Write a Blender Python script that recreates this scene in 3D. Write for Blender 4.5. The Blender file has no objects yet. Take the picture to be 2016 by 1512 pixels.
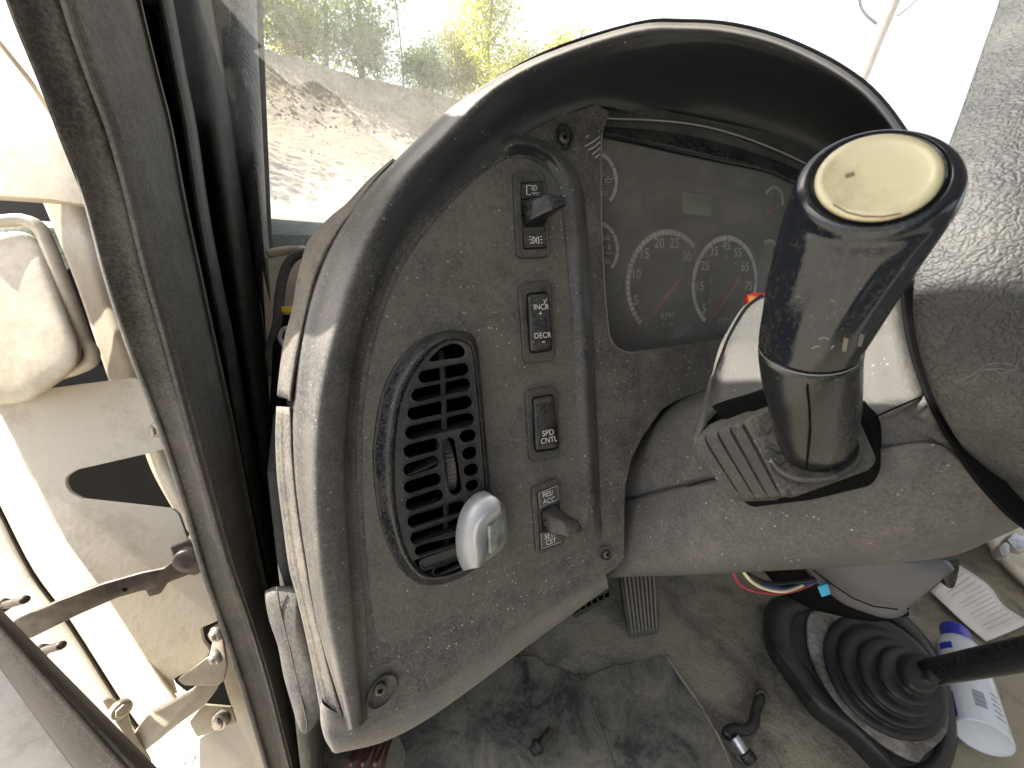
import bpy, bmesh, math, random
from mathutils import Vector as V, Matrix
from mathutils import noise as mnoise
R = math.radians
random.seed(7)
sc = bpy.context.scene
col = sc.collection

# ------------------------------------------------------------------ camera, sky, sun, exposure
W, H, F = 2016.0, 1512.0, 757.0
CAM = V((0, 0, 1.9))
_y, _p, _a = R(25.3), R(28), R(5.6)
FWD = V((math.sin(_y) * math.cos(_p), math.cos(_y) * math.cos(_p), -math.sin(_p)))
_r = V((math.cos(_y), -math.sin(_y), 0)); _u = _r.cross(FWD)
RIGHT = _r * math.cos(_a) + _u * math.sin(_a)
UP = -_r * math.sin(_a) + _u * math.cos(_a)
cd = bpy.data.cameras.new('camera'); cam = bpy.data.objects.new('camera', cd); col.objects.link(cam)
cd.sensor_width = 36; cd.lens = 36 * F / W; cd.clip_start = 0.005; cd.clip_end = 3000
cam.matrix_world = Matrix(((RIGHT.x, UP.x, -FWD.x, CAM.x), (RIGHT.y, UP.y, -FWD.y, CAM.y), (RIGHT.z, UP.z, -FWD.z, CAM.z), (0, 0, 0, 1)))
cd.dof.use_dof = True; cd.dof.focus_distance = 0.29; cd.dof.aperture_fstop = 17
sc.camera = cam

SUN = V((-math.sin(R(53)) * math.cos(R(42.5)), math.cos(R(53)) * math.cos(R(42.5)), math.sin(R(42.5))))          # direction towards the sun
w = bpy.data.worlds.new('World'); sc.world = w; w.use_nodes = True
nt = w.node_tree; bg = nt.nodes['Background']
sky = nt.nodes.new('ShaderNodeTexSky'); sky.sky_type = 'NISHITA'; sky.sun_disc = False
sky.sun_elevation = math.asin(SUN.z); sky.sun_rotation = math.atan2(SUN.x, SUN.y)
sky.air_density = 1.0; sky.dust_density = 4.0; sky.ozone_density = 1.0
hs = nt.nodes.new('ShaderNodeHueSaturation'); hs.inputs['Saturation'].default_value = .6; nt.links.new(sky.outputs[0], hs.inputs['Color']); nt.links.new(hs.outputs[0], bg.inputs[0]); bg.inputs[1].default_value = 0.12
sl = bpy.data.lights.new('sun', 'SUN'); so = bpy.data.objects.new('sun', sl); col.objects.link(so)
sl.energy = 5.0; sl.angle = R(0.5); sl.color = (1.0, 0.955, 0.885)
so.rotation_euler = (-SUN).to_track_quat('-Z', 'Y').to_euler(); so.location = (0, 0, 50)
sc.view_settings.view_transform = 'Standard'; sc.view_settings.look = 'None'
sc.view_settings.gamma = 1; sc.view_settings.exposure = 1.9; sc.view_settings.use_curve_mapping = False
sc.render.engine = 'CYCLES'
sc.cycles.max_bounces = 8; sc.cycles.transparent_max_bounces = 12
sc.cycles.use_denoising = True

# ------------------------------------------------------------------ measuring helpers
def ray(px, py): return RIGHT * ((px - W / 2) / F) - UP * ((py - H / 2) / F) + FWD
def A(px, py, d): return CAM + ray(px, py) * d
def hit(px, py, p, n):
    r = ray(px, py); return CAM + r * ((p - CAM).dot(n) / r.dot(n))
def plane3(a, b, c):
    a, b, c = A(*a), A(*b), A(*c); n = (b - a).cross(c - a).normalized()
    if n.dot(CAM - a) < 0: n = -n
    return a, n
class Fr:                                            # a flat frame: origin, two axes, normal
    def __init__(s, p, ax, ay): s.p, s.x, s.y = p, ax.normalized(), ay.normalized(); s.n = s.x.cross(s.y).normalized()
    def __call__(s, px, py, w=0.0): return hit(px, py, s.p + s.n * w, s.n)
    def uv(s, px, py, w=0.0):
        q = s(px, py, w) - s.p; return (q.dot(s.x), q.dot(s.y))
    def at(s, u, v, w=0.0): return s.p + s.x * u + s.y * v + s.n * w
LAT = V((1, 0, 0))
P0 = A(1060, 635, .29)
D = Fr(P0, LAT, V((0, math.sin(R(25)), math.cos(R(25)))))
_k = V((0, math.sin(R(20)), math.cos(R(20))))
K = Fr(P0 - LAT.cross(_k) * .03, LAT, _k)
def frame3(a, b, c):                                 # frame from three pixel-depth points, facing the camera
    p, n = plane3(a, b, c)
    ax = (RIGHT - n * RIGHT.dot(n)).normalized()
    return Fr(p, ax, n.cross(ax))

def cr(p, m, closed=False):
    n = len(p); out = []
    segs = n if closed else n - 1
    for i in range(segs):
        if closed: a, b, c, d = p[i - 1], p[i], p[(i + 1) % n], p[(i + 2) % n]
        else: b, c = p[i], p[i + 1]; a = p[i - 1] if i else b * 2 - c; d = p[i + 2] if i + 2 < n else c * 2 - b
        for k in range(m):
            t = k / m
            out.append(((b * 2) + (c - a) * t + (a * 2 - b * 5 + c * 4 - d) * t * t + (b * 3 - a - c * 3 + d) * t ** 3) * .5)
    if not closed: out.append(p[-1].copy())
    return out
def cpx(pts, m=5, closed=True): return [(q.x, q.y) for q in cr([V((x, y, 0)) for x, y in pts], m, closed)]
def rpoly(pts, rad, seg=5):                          # polygon with rounded corners (radius in the units of the points)
    out = []; n = len(pts)
    for i in range(n):
        p, a, b = V(pts[i]).to_2d(), V(pts[i - 1]).to_2d(), V(pts[(i + 1) % n]).to_2d()
        r = rad[i] if isinstance(rad, (list, tuple)) else rad
        u, v = (a - p), (b - p); ru = min(r, u.length * .49); rv = min(r, v.length * .49)
        s, e = p + u.normalized() * ru, p + v.normalized() * rv
        for k in range(seg + 1):
            t = k / seg; q = s * (1 - t) ** 2 + p * 2 * t * (1 - t) + e * t * t; out.append((q.x, q.y))
    return out
def stad(x0, y0, x1, y1, r, seg=7):                  # slot with round ends
    a, b = V((x0, y0)), V((x1, y1)); d = (b - a).normalized(); nrm = V((-d.y, d.x)); out = []
    for k in range(seg + 1):
        t = math.pi * k / seg; q = b + nrm * (math.cos(t) * r) + d * (math.sin(t) * r); out.append((q.x, q.y))
    for k in range(seg + 1):
        t = math.pi * k / seg; q = a - nrm * (math.cos(t) * r) - d * (math.sin(t) * r); out.append((q.x, q.y))
    return out
def ell(cx, cy, a, b, th=0, n=32):
    th = R(th); o = []
    for k in range(n):
        t = 2 * math.pi * k / n; x, y = a * math.cos(t), b * math.sin(t)
        o.append((cx + x * math.cos(th) - y * math.sin(th), cy + x * math.sin(th) + y * math.cos(th)))
    return o

# ------------------------------------------------------------------ object helpers
def root_loc(o):
    while o is not None and o.parent is not None: o = o.parent
    return o.location if o is not None else V((0, 0, 0))
def tag(o, label=None, cat=None, group=None, kind=None):
    for k, v in (('label', label), ('category', cat), ('group', group), ('kind', kind)):
        if v: o[k] = v
    return o
def thing(name, label, cat, loc, group=None):
    o = bpy.data.objects.new(name, None); col.objects.link(o); o.location = loc; o.empty_display_size = .02
    return tag(o, label, cat, group)
def link(name, me, mat, parent=None, smooth=True):
    o = bpy.data.objects.new(name, me); col.objects.link(o)
    if mat is not None and not me.materials: me.materials.append(mat)
    if smooth: me.shade_smooth()
    if parent is not None: o.parent = parent
    return o
def mesh(name, vs, fs, mat, parent=None, smooth=True, face=False, thick=0, bev=0, bseg=2, angle=40, sub=0):
    off = root_loc(parent)
    me = bpy.data.meshes.new(name); me.from_pydata([tuple(v - off) for v in vs], [], fs); me.validate()
    bm = bmesh.new(); bm.from_mesh(me)
    if face:
        s = sum((f.normal.dot((CAM - off) - f.calc_center_median()) * f.calc_area() for f in bm.faces))
        if s < 0: bmesh.ops.reverse_faces(bm, faces=bm.faces)
    else: bmesh.ops.recalc_face_normals(bm, faces=bm.faces)
    bm.to_mesh(me); bm.free()
    o = link(name, me, mat, parent, smooth)
    if thick:
        m = o.modifiers.new('thickness', 'SOLIDIFY'); m.thickness = thick; m.offset = -1
    if bev:
        m = o.modifiers.new('edge', 'BEVEL'); m.width = bev; m.segments = bseg; m.limit_method = 'ANGLE'; m.angle_limit = R(angle)
    if sub:
        m = o.modifiers.new('sub', 'SUBSURF'); m.levels = m.render_levels = sub
    if smooth and (bev or thick): me.set_sharp_from_angle(angle=R(50)) if not bev else None
    return o
def loft(name, rows, mat, parent=None, mu=4, mv=3, closed=False, caps=(False, False), disp=None, **kw):
    rows = [cr(r, mu, closed) for r in rows] if mu > 1 else [list(r) for r in rows]
    n = len(rows[0])
    if mv > 1:
        cols_ = [cr([r[i] for r in rows], mv) for i in range(n)]
        rows = [[c[j] for c in cols_] for j in range(len(cols_[0]))]
    if disp: rows = [[p + disp(p) for p in r] for r in rows]
    vs = [p for r in rows for p in r]; fs = []; m = len(rows)
    for j in range(m - 1):
        for i in range(n if closed else n - 1):
            k = (i + 1) % n; fs.append((j * n + i, j * n + k, (j + 1) * n + k, (j + 1) * n + i))
    if caps[0]: fs.append(tuple(range(n)))
    if caps[1]: fs.append(tuple(range((m - 1) * n, m * n)))
    return mesh(name, vs, fs, mat, parent, **kw)
def prism(name, top, vec, mat, parent=None, bev=.001, smooth=True, **kw):
    n = len(top); vs = list(top) + [p + vec for p in top]
    fs = [tuple(range(n)), tuple(range(n, 2 * n))] + [(i, (i + 1) % n, n + (i + 1) % n, n + i) for i in range(n)]
    return mesh(name, vs, fs, mat, parent, smooth=smooth, bev=bev, **kw)
def slab(name, pts, fr, w, t, mat, parent=None, bev=.0006, **kw):   # pixel outline on a frame, front at height w, t thick
    top = [fr(x, y, w) for x, y in pts]
    return prism(name, top, fr.n * (-t), mat, parent, bev, **kw)
def plate(name, outer, holes, fr, w, t, mat, parent=None, bev=.0006, bres=1, px=True):   # plate with openings
    cu = bpy.data.curves.new(name, 'CURVE'); cu.dimensions = '2D'; cu.fill_mode = 'BOTH'
    for pts in [outer] + list(holes):
        uv = [fr.uv(x, y, w) for x, y in pts] if px else pts
        s = cu.splines.new('POLY'); s.points.add(len(uv) - 1); s.use_cyclic_u = True
        for q, (a, b) in zip(s.points, uv): q.co = (a, b, 0, 1)
    cu.extrude = max(t / 2 - bev, 1e-5); cu.bevel_depth = bev; cu.bevel_resolution = bres; cu.offset = -bev
    o = bpy.data.objects.new('tmp', cu); col.objects.link(o)
    dg = bpy.context.evaluated_depsgraph_get(); me = bpy.data.meshes.new_from_object(o.evaluated_get(dg))
    bpy.data.objects.remove(o); bpy.data.curves.remove(cu)
    off = root_loc(parent)
    for v in me.vertices: v.co = fr.at(v.co.x, v.co.y, w - t / 2 + v.co.z) - off
    me.name = name; me.materials.clear()
    o = link(name, me, mat, parent, True); me.set_sharp_from_angle(angle=R(50)); return o
def rings(name, rr, mat, parent=None, caps=(True, True), **kw):
    return loft(name, rr, mat, parent, mu=1, mv=kw.pop('mv', 1), closed=True, caps=caps, **kw)
def tube(name, pts, r, mat, parent=None, seg=10, m=4, ridges=0, **kw):
    pts = cr(pts, m) if m > 1 else pts; n = len(pts); rr = []
    up = V((.13, .27, .95)); prev = None
    for i, p in enumerate(pts):
        t = (pts[min(i + 1, n - 1)] - pts[max(i - 1, 0)]).normalized()
        a = t.cross(up if prev is None else prev)
        if prev is None: a = t.cross(up)
        else: a = prev - t * prev.dot(t)
        a = a.normalized(); prev = a; b = t.cross(a)
        q = i / (n - 1); rad = r if not isinstance(r, (list, tuple)) else r[0] + (r[1] - r[0]) * q
        if callable(rad): rad = rad(q)
        if ridges: rad *= 1 + (.12 if i % 2 else -.0)
        rr.append([p + (a * math.cos(2 * math.pi * k / seg) + b * math.sin(2 * math.pi * k / seg)) * rad for k in range(seg)])
    return rings(name, rr, mat, parent, **kw)
def revolve(name, c, axis, prof, mat, parent=None, seg=32, sx=1, sy=1, ref=None, **kw):
    axis = axis.normalized(); a = axis.cross(ref or V((.2, .9, .31))).normalized(); b = axis.cross(a)
    rr = [[c + axis * h + (a * (math.cos(2 * math.pi * k / seg) * sx) + b * (math.sin(2 * math.pi * k / seg) * sy)) * max(r, 1e-5) for k in range(seg)] for r, h in prof]
    return rings(name, rr, mat, parent, **kw)
def ribbons(name, polys, wd, fr, w, mat, parent, taper=1.0, h=.0):      # printed strokes, wd pixels wide, lying on a frame
    vs, fs = [], []
    for pl in polys:
        n = len(pl)
        for i, (x, y) in enumerate(pl):
            x0, y0 = pl[max(i - 1, 0)]; x1, y1 = pl[min(i + 1, n - 1)]
            d = V((x1 - x0, y1 - y0)).normalized(); q = V((-d.y, d.x)) * wd * .5 * (1 + (taper - 1) * i / max(n - 1, 1))
            vs += [fr(x + q.x, y + q.y, w), fr(x - q.x, y - q.y, w)]
            if i: k = len(vs); fs.append((k - 4, k - 3, k - 1, k - 2))
    return mesh(name, vs, fs, mat, parent, smooth=False, face=True, thick=h)
def text(name, s, cx, cy, hpx, fr, w, mat, parent, sx=1.0, slant=0.0, font_off=0.0):
    cu = bpy.data.curves.new('t', 'FONT'); cu.body = s; cu.align_x = 'CENTER'; cu.align_y = 'CENTER'; cu.offset = font_off
    cu.resolution_u = 3
    o = bpy.data.objects.new('tmp', cu); col.objects.link(o)
    dg = bpy.context.evaluated_depsgraph_get(); me = bpy.data.meshes.new_from_object(o.evaluated_get(dg))
    bpy.data.objects.remove(o); bpy.data.curves.remove(cu)
    ys = [v.co.y for v in me.vertices]; xs = [v.co.x for v in me.vertices]
    y0, y1 = min(ys), max(ys); xm = (min(xs) + max(xs)) / 2; ym = (y0 + y1) / 2
    u, v0 = fr.uv(cx, cy, w); k = (fr(cx, cy - hpx / 2, w) - fr(cx, cy + hpx / 2, w)).length / (y1 - y0)
    off = root_loc(parent)
    for v in me.vertices:
        x, y = (v.co.x - xm) * k * sx, (v.co.y - ym) * k
        v.co = fr.at(u + x + slant * y, v0 + y, w) - off
    me.name = name; me.materials.clear()
    return link(name, me, mat, parent, False)

# ------------------------------------------------------------------ materials
def nm(name):
    m = bpy.data.materials.new(name); m.use_nodes = True; t = m.node_tree
    return m, t, t.nodes['Principled BSDF'], lambda k, **kw: _node(t, k, **kw)
def _node(t, k, **kw):
    n = t.nodes.new(k)
    for a, b in kw.items():
        if a.startswith('i_'): n.inputs[a[2:].replace('_', ' ')].default_value = b
        elif a.startswith('n'): n.inputs[int(a[1:])].default_value = b
        else: setattr(n, a, b)
    return n
def rgb(c): return (c[0], c[1], c[2], 1)
def noise(t, scale, detail=3, rough=.55, vec=None, dist=0):
    n = t.nodes.new('ShaderNodeTexNoise'); n.inputs['Scale'].default_value = scale; n.inputs['Detail'].default_value = detail
    n.inputs['Roughness'].default_value = rough; n.inputs['Distortion'].default_value = dist
    if vec is not None: t.links.new(vec, n.inputs['Vector'])
    return n.outputs['Fac']
def ramp(t, fac, a, b, va=0.0, vb=1.0):
    n = t.nodes.new('ShaderNodeMapRange'); n.inputs[1].default_value = a; n.inputs[2].default_value = b
    n.inputs[3].default_value = va; n.inputs[4].default_value = vb; t.links.new(fac, n.inputs[0]); return n.outputs[0]
def math_(t, op, a, b=None):
    n = t.nodes.new('ShaderNodeMath'); n.operation = op
    for i, q in enumerate((a, b)):
        if q is None: continue
        if isinstance(q, (int, float)): n.inputs[i].default_value = q
        else: t.links.new(q, n.inputs[i])
    return n.outputs[0]
def mix(t, fac, a, b):
    n = t.nodes.new('ShaderNodeMix'); n.data_type = 'RGBA'
    for i, q in ((0, fac), (6, a), (7, b)):
        if isinstance(q, (int, float)): n.inputs[i].default_value = q
        elif isinstance(q, tuple): n.inputs[i].default_value = rgb(q)
        else: t.links.new(q, n.inputs[i])
    return n.outputs[2]
def bump(t, bs, h, dist, strength=1.0):
    n = t.nodes.new('ShaderNodeBump'); n.inputs['Strength'].default_value = strength; n.inputs['Distance'].default_value = dist
    t.links.new(h, n.inputs['Height'])
    if bs.inputs['Normal'].links: t.links.new(bs.inputs['Normal'].links[0].from_socket, n.inputs['Normal'])
    t.links.new(n.outputs[0], bs.inputs['Normal'])
def pos(t): return t.nodes.new('ShaderNodeNewGeometry').outputs['Position']
def upness(t):
    g = t.nodes.new('ShaderNodeNewGeometry'); s = t.nodes.new('ShaderNodeSeparateXYZ'); t.links.new(g.outputs['Normal'], s.inputs[0]); return s.outputs[2]

def dusty(name, base, dust, amount=.5, rough=.55, spec=.4, blotch=28, fine=560, grain=.00012, speck=.5, settle=.35, gscale=1000, drough=.9, contrast=.27):
    """moulded plastic with dust: base colour, patches and grains of dust (thicker on what faces up), a few pale specks"""
    m, t, bs, N = nm(name); p = pos(t)
    a = noise(t, blotch, 5, .65, p); b = noise(t, fine, 2, .7, p); c = noise(t, blotch * 6, 4, .7, p)
    s = math_(t, 'ADD', math_(t, 'MULTIPLY', a, .9), math_(t, 'MULTIPLY', c, .55))
    s = math_(t, 'ADD', s, math_(t, 'MULTIPLY', b, 1.15))
    s = math_(t, 'ADD', s, math_(t, 'MULTIPLY', upness(t), settle))
    s = math_(t, 'ADD', s, -.35 * settle); lo = 1.3 + (.5 - amount) * .6
    f = ramp(t, s, lo - contrast, lo + contrast)
    cc = mix(t, f, base, dust)
    v = t.nodes.new('ShaderNodeTexVoronoi'); v.inputs['Scale'].default_value = 400; t.links.new(p, v.inputs['Vector'])
    gate = ramp(t, noise(t, 45, 3, .6, p), .36, .6)
    sp = math_(t, 'MULTIPLY', ramp(t, v.outputs['Distance'], .3, .16), gate)
    # only some cells carry a speck
    sp = math_(t, 'MULTIPLY', sp, math_(t, 'GREATER_THAN', v.outputs['Color'], .8))
    cc = mix(t, math_(t, 'MULTIPLY', sp, speck), cc, (.42, .4, .36))
    t.links.new(cc, bs.inputs['Base Color'])
    t.links.new(ramp(t, f, 0, 1, rough, drough), bs.inputs['Roughness'])
    bs.inputs['Specular IOR Level'].default_value = spec
    bump(t, bs, noise(t, gscale, 2, .6, p), grain)
    return m
def plain(name, c, rough=.5, metal=0.0, spec=.5, grain=0, gscale=900, var=.12, vscale=40):
    m, t, bs, N = nm(name); p = pos(t)
    f = noise(t, vscale, 4, .6, p)
    cc = mix(t, ramp(t, f, .3, .7), tuple(x * (1 - var) for x in c), tuple(min(1, x * (1 + var)) for x in c))
    t.links.new(cc, bs.inputs['Base Color']); bs.inputs['Roughness'].default_value = rough; bs.inputs['Metallic'].default_value = metal
    bs.inputs['Specular IOR Level'].default_value = spec
    if grain: bump(t, bs, noise(t, gscale, 2, .6, p), grain)
    return m
def leather(name, base, dust, scale=260, depth=.0006, rough=.55, amount=.5, stretch=(1, 1, 1)):
    m, t, bs, N = nm(name); p = pos(t)
    mp = t.nodes.new('ShaderNodeMapping'); t.links.new(p, mp.inputs['Vector']); mp.inputs['Scale'].default_value = stretch
    wv = t.nodes.new('ShaderNodeMix'); wv.data_type = 'VECTOR'
    nn = t.nodes.new('ShaderNodeTexNoise'); nn.inputs['Scale'].default_value = scale * .35; t.links.new(mp.outputs[0], nn.inputs['Vector'])
    ad = t.nodes.new('ShaderNodeVectorMath'); ad.operation = 'MULTIPLY_ADD'; ad.inputs[1].default_value = (.006,) * 3
    t.links.new(nn.outputs['Color'], ad.inputs[0]); t.links.new(mp.outputs[0], ad.inputs[2])
    v = t.nodes.new('ShaderNodeTexVoronoi'); v.feature = 'SMOOTH_F1'; v.inputs['Smoothness'].default_value = .35; v.inputs['Scale'].default_value = scale
    t.links.new(ad.outputs[0], v.inputs['Vector'])
    dd = ramp(t, v.outputs['Distance'], .12, .75); h = math_(t, 'SUBTRACT', 1.0, math_(t, 'MULTIPLY', dd, dd))
    f = ramp(t, math_(t, 'ADD', noise(t, 30, 5, .65, p), math_(t, 'MULTIPLY', noise(t, 900, 2, .6, p), .5)), 1.05 - amount, 1.35 - amount)
    cc = mix(t, f, base, dust)
    t.links.new(cc, bs.inputs['Base Color']); bs.inputs['Roughness'].default_value = rough; bs.inputs['Specular IOR Level'].default_value = .4
    bump(t, bs, h, depth); bump(t, bs, noise(t, 2200, 2, .6, p), .00008)
    return m
def paint(name, c, dirt, amount=.35, rough=.45):
    m, t, bs, N = nm(name); p = pos(t)
    a = noise(t, 14, 5, .65, p); b = noise(t, 120, 4, .7, p)
    f = ramp(t, math_(t, 'ADD', a, math_(t, 'MULTIPLY', b, .45)), 1.05 - amount, 1.3 - amount)
    cc = mix(t, math_(t, 'MULTIPLY', f, .55), c, dirt)
    v = noise(t, 230, 3, .7, p); cc = mix(t, math_(t, 'MULTIPLY', ramp(t, v, .7, .76), .55), cc, (.12, .09, .06))
    t.links.new(cc, bs.inputs['Base Color']); bs.inputs['Roughness'].default_value = rough
    bump(t, bs, noise(t, 180, 3, .6, p), .0002)
    return m

BLK = (.022, .024, .028)
DUST = (.17, .15, .118)
m_panel = dusty('dusty_panel_plastic', (.04, .039, .037), (.115, .104, .085), .62, speck=.8, settle=.2)
m_pod = dusty('pod_plastic', (.02, .0205, .022), (.095, .086, .072), .36, rough=.32, speck=.7, settle=.5, grain=.00008)
m_base = dusty('pod_base_plastic', (.023, .024, .026), (.12, .109, .09), .52, rough=.5, speck=1.0, settle=.25, blotch=22)
m_hood = dusty('hood_plastic', (.023, .0235, .026), (.14, .128, .107), .4, rough=.36, speck=.6, settle=.85, drough=.6, contrast=.45, blotch=14, grain=.00006)
m_trim = dusty('grey_trim_plastic', (.07, .07, .072), (.15, .135, .112), .55, rough=.6, speck=.5, gscale=900, grain=.0002)
m_doorseal = dusty('door_seal_rubber', (.03, .026, .022), (.085, .07, .054), .4, rough=.7, speck=.15, settle=.2, blotch=18)
m_inner = dusty('inner_seal_rubber', (.035, .033, .03), (.12, .108, .088), .45, rough=.6, speck=.25, settle=.1)
m_dustrib = dusty('dusty_rib', (.06, .06, .056), (.24, .215, .16), .7, rough=.8, speck=.3)
m_cap = dusty('end_cap_plastic', (.045, .045, .047), (.16, .138, .105), .55, rough=.6, speck=.4, gscale=800, grain=.00025)
m_shroud = dusty('shroud_plastic', (.034, .034, .035), (.098, .092, .081), .58, rough=.55, speck=.6, gscale=800, grain=.0002, settle=.3, blotch=16)
m_shroudtop = dusty('upper_shroud_plastic', (.032, .032, .032), (.078, .072, .061), .42, rough=.6, speck=.3, gscale=700, grain=.0003, settle=.1, contrast=.4)
m_bezel = dusty('switch_plastic', (.02, .02, .02), (.085, .078, .062), .5, rough=.45, speck=.4, grain=.00005)
m_rocker = dusty('rocker_plastic', (.009, .009, .01), (.075, .07, .06), .35, rough=.3, speck=.6, grain=.00003)
m_gloss = dusty('worn_black_plastic', (.009, .010, .012), (.06, .054, .045), .22, rough=.24, speck=.3, grain=.00003)
m_grille = dusty('vent_plastic', (.013, .013, .014), (.06, .055, .045), .36, rough=.4, speck=.3, grain=.00004, settle=.1)
m_stalk = dusty('stalk_plastic', (.009, .0095, .011), (.05, .046, .04), .1, rough=.26, speck=.08, grain=.00006, settle=.15)
m_grip = dusty('grip_plastic', (.006, .008, .012), (.03, .027, .021), .1, rough=.15, speck=.1, grain=.00002, settle=.0, blotch=30, contrast=.25, drough=.42)
m_rubber = dusty('boot_rubber', (.012, .012, .013), (.085, .077, .06), .24, rough=.42, speck=.3, settle=.35)
m_band = dusty('weatherstrip_fabric', (.068, .062, .054), (.15, .137, .117), .6, rough=.9, speck=.15, gscale=700, grain=.0003, settle=.2)
m_seal = dusty('seal_rubber', (.032, .031, .03), (.13, .117, .095), .5, rough=.5, speck=.25, settle=.25)
m_boot = dusty('gear_boot_rubber', (.011, .012, .013), (.06, .057, .05), .14, rough=.42, speck=.4, settle=.2)
m_block = dusty('bumper_rubber', (.036, .037, .039), (.125, .113, .094), .52, rough=.7, speck=.4, settle=.3, blotch=40)
m_dark = plain('black_plastic_and_shade', (.004, .004, .004), .9, spec=.06)  # black parts, and shade painted as colour in gaps and pockets
m_visor = dusty('visor_plastic', (.008, .009, .011), (.06, .055, .045), .12, rough=.16, speck=.2, grain=.00002)
m_face = dusty('cluster_face', (.03, .03, .029), (.095, .09, .077), .5, rough=.6, speck=.5, settle=0, fine=700)
m_white = plain('white_print', (.56, .54, .49), .6)
m_whitedim = plain('dusty_white_print', (.36, .35, .32), .7)
m_orange = plain('amber_print', (.42, .25, .08), .6)
m_red = plain('red_needle', (.5, .06, .045), .5)
m_redknob = plain('red_plastic', (.75, .04, .025), .35)
m_orangeknob = plain('orange_plastic', (.9, .32, .03), .35)
m_edge = plain('pale_edge', (.16, .155, .145), .5)  # pale grey for thin edge lines and the grip seam
m_grime = plain('brown_grime', (.13, .085, .045), .7)
m_scratch = plain('leather_scratch', (.11, .105, .095), .7)
m_gripmark = plain('worn_print', (.1, .09, .075), .6)
m_lcd = plain('lcd_glass', (.15, .16, .1), .35)
m_chrome = plain('trim_bright', (.35, .34, .32), .3, .6)
m_hub = leather('hub_leather', (.03, .03, .03), (.06, .058, .053), 600, .0004, .62, .42)
m_vinyl = leather('pillar_vinyl', (.065, .062, .056), (.14, .13, .11), 260, .0012, .5, .45, (1, 1, .45))
m_cream = paint('cream_paint', (.55, .49, .385), (.3, .24, .16), .34)
m_cream2 = paint('cream_paint_grimy', (.47, .415, .32), (.26, .2, .125), .44)
m_doorpanel = paint('door_paint', (.5, .47, .42), (.25, .2, .15), .4)
m_steel = plain('dirty_steel', (.085, .07, .056), .5, .5, var=.4, vscale=90)
m_bolt = plain('bolt_steel', (.35, .31, .26), .4, .7, var=.35, vscale=120)
m_zinc = plain('zinc_bolt', (.5, .5, .52), .35, .8, var=.3, vscale=150)
m_button = None
def _button():
    m, t, bs, N = nm('cream_button'); p = pos(t)
    cc = mix(t, ramp(t, noise(t, 70, 5, .7, p), .5, .75), (.36, .335, .21), (.27, .235, .14))
    cc = mix(t, math_(t, 'MULTIPLY', ramp(t, noise(t, 130, 4, .7, p), .64, .72), .6), cc, (.12, .08, .05))
    t.links.new(cc, bs.inputs['Base Color']); bs.inputs['Roughness'].default_value = .38
    bump(t, bs, noise(t, 500, 3, .6, p), .0001); return m
m_button = _button()
m_silver = plain('silver_plastic', (.25, .25, .255), .4, .35, var=.08)
m_glass_dark = plain('clip_window', (.2, .22, .2), .12, 0, .8, var=.5, vscale=160)
m_vane = dusty('vane_plastic', (.04, .035, .03), (.12, .104, .088), .72, rough=.8, speck=.2)
m_floor = None
def _floor():
    m, t, bs, N = nm('dusty_floor'); p = pos(t)
    big = noise(t, 5.0, 6, .68, p, .6); med = noise(t, 22, 6, .7, p, .4); fin = noise(t, 260, 3, .7, p)
    s = math_(t, 'ADD', big, math_(t, 'MULTIPLY', med, .5)); s = math_(t, 'ADD', s, math_(t, 'MULTIPLY', fin, .35))
    f = ramp(t, s, .72, .98)
    cc = mix(t, f, (.085, .08, .068), (.3, .27, .2))
    v = t.nodes.new('ShaderNodeTexVoronoi'); v.inputs['Scale'].default_value = 130; t.links.new(p, v.inputs['Vector'])
    sp = math_(t, 'MULTIPLY', ramp(t, v.outputs['Distance'], .2, .1), math_(t, 'GREATER_THAN', v.outputs['Color'], .72))
    cc = mix(t, math_(t, 'MULTIPLY', sp, .6), cc, (.4, .37, .3))
    t.links.new(cc, bs.inputs['Base Color']); bs.inputs['Roughness'].default_value = .85
    bump(t, bs, med, .006); bump(t, bs, fin, .0012); return m
m_floor = _floor()
def _mat():
    m, t, bs, N = nm('rubber_mat'); p = pos(t)
    med = noise(t, 11, 6, .72, p, .8); fin = noise(t, 160, 4, .7, p)
    s = math_(t, 'ADD', med, math_(t, 'MULTIPLY', fin, .28))
    cc = mix(t, ramp(t, s, .5, .76), (.05, .054, .055), (.27, .246, .188))
    t.links.new(cc, bs.inputs['Base Color']); t.links.new(ramp(t, s, .6, .8, .5, .9), bs.inputs['Roughness'])
    bump(t, bs, fin, .001); return m
m_mat = _mat()
m_plate = paint('corroded_plate', (.11, .095, .075), (.5, .48, .44), .42, .75)
m_purple = plain('grey_plastic_cover', (.075, .073, .082), .5, grain=.0001, var=.08)
m_canwhite = plain('can_white', (.62, .66, .7), .3, var=.04)
m_canblue = plain('can_blue', (.03, .04, .42), .35)
m_print = plain('grey_print', (.2, .21, .24), .6)
m_paper = plain('paper_white', (.74, .72, .69), .8, var=.04)
m_paperprint = plain('paper_print', (.4, .39, .38), .8)
m_wires = {k: plain('wire_' + k, c, .45) for k, c in dict(red=(.3, .03, .05), cream=(.66, .6, .4), black=(.012, .012, .014), blue=(.03, .06, .2), maroon=(.09, .03, .022), yellow=(.6, .42, .03), tealtag=(.02, .3, .5)).items()}
m_bark = plain('bark', (.13, .11, .085), .9, grain=.01, gscale=12, var=.3, vscale=3)
m_pole = plain('weathered_pole', (.2, .185, .165), .9, var=.25, vscale=2)
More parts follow.
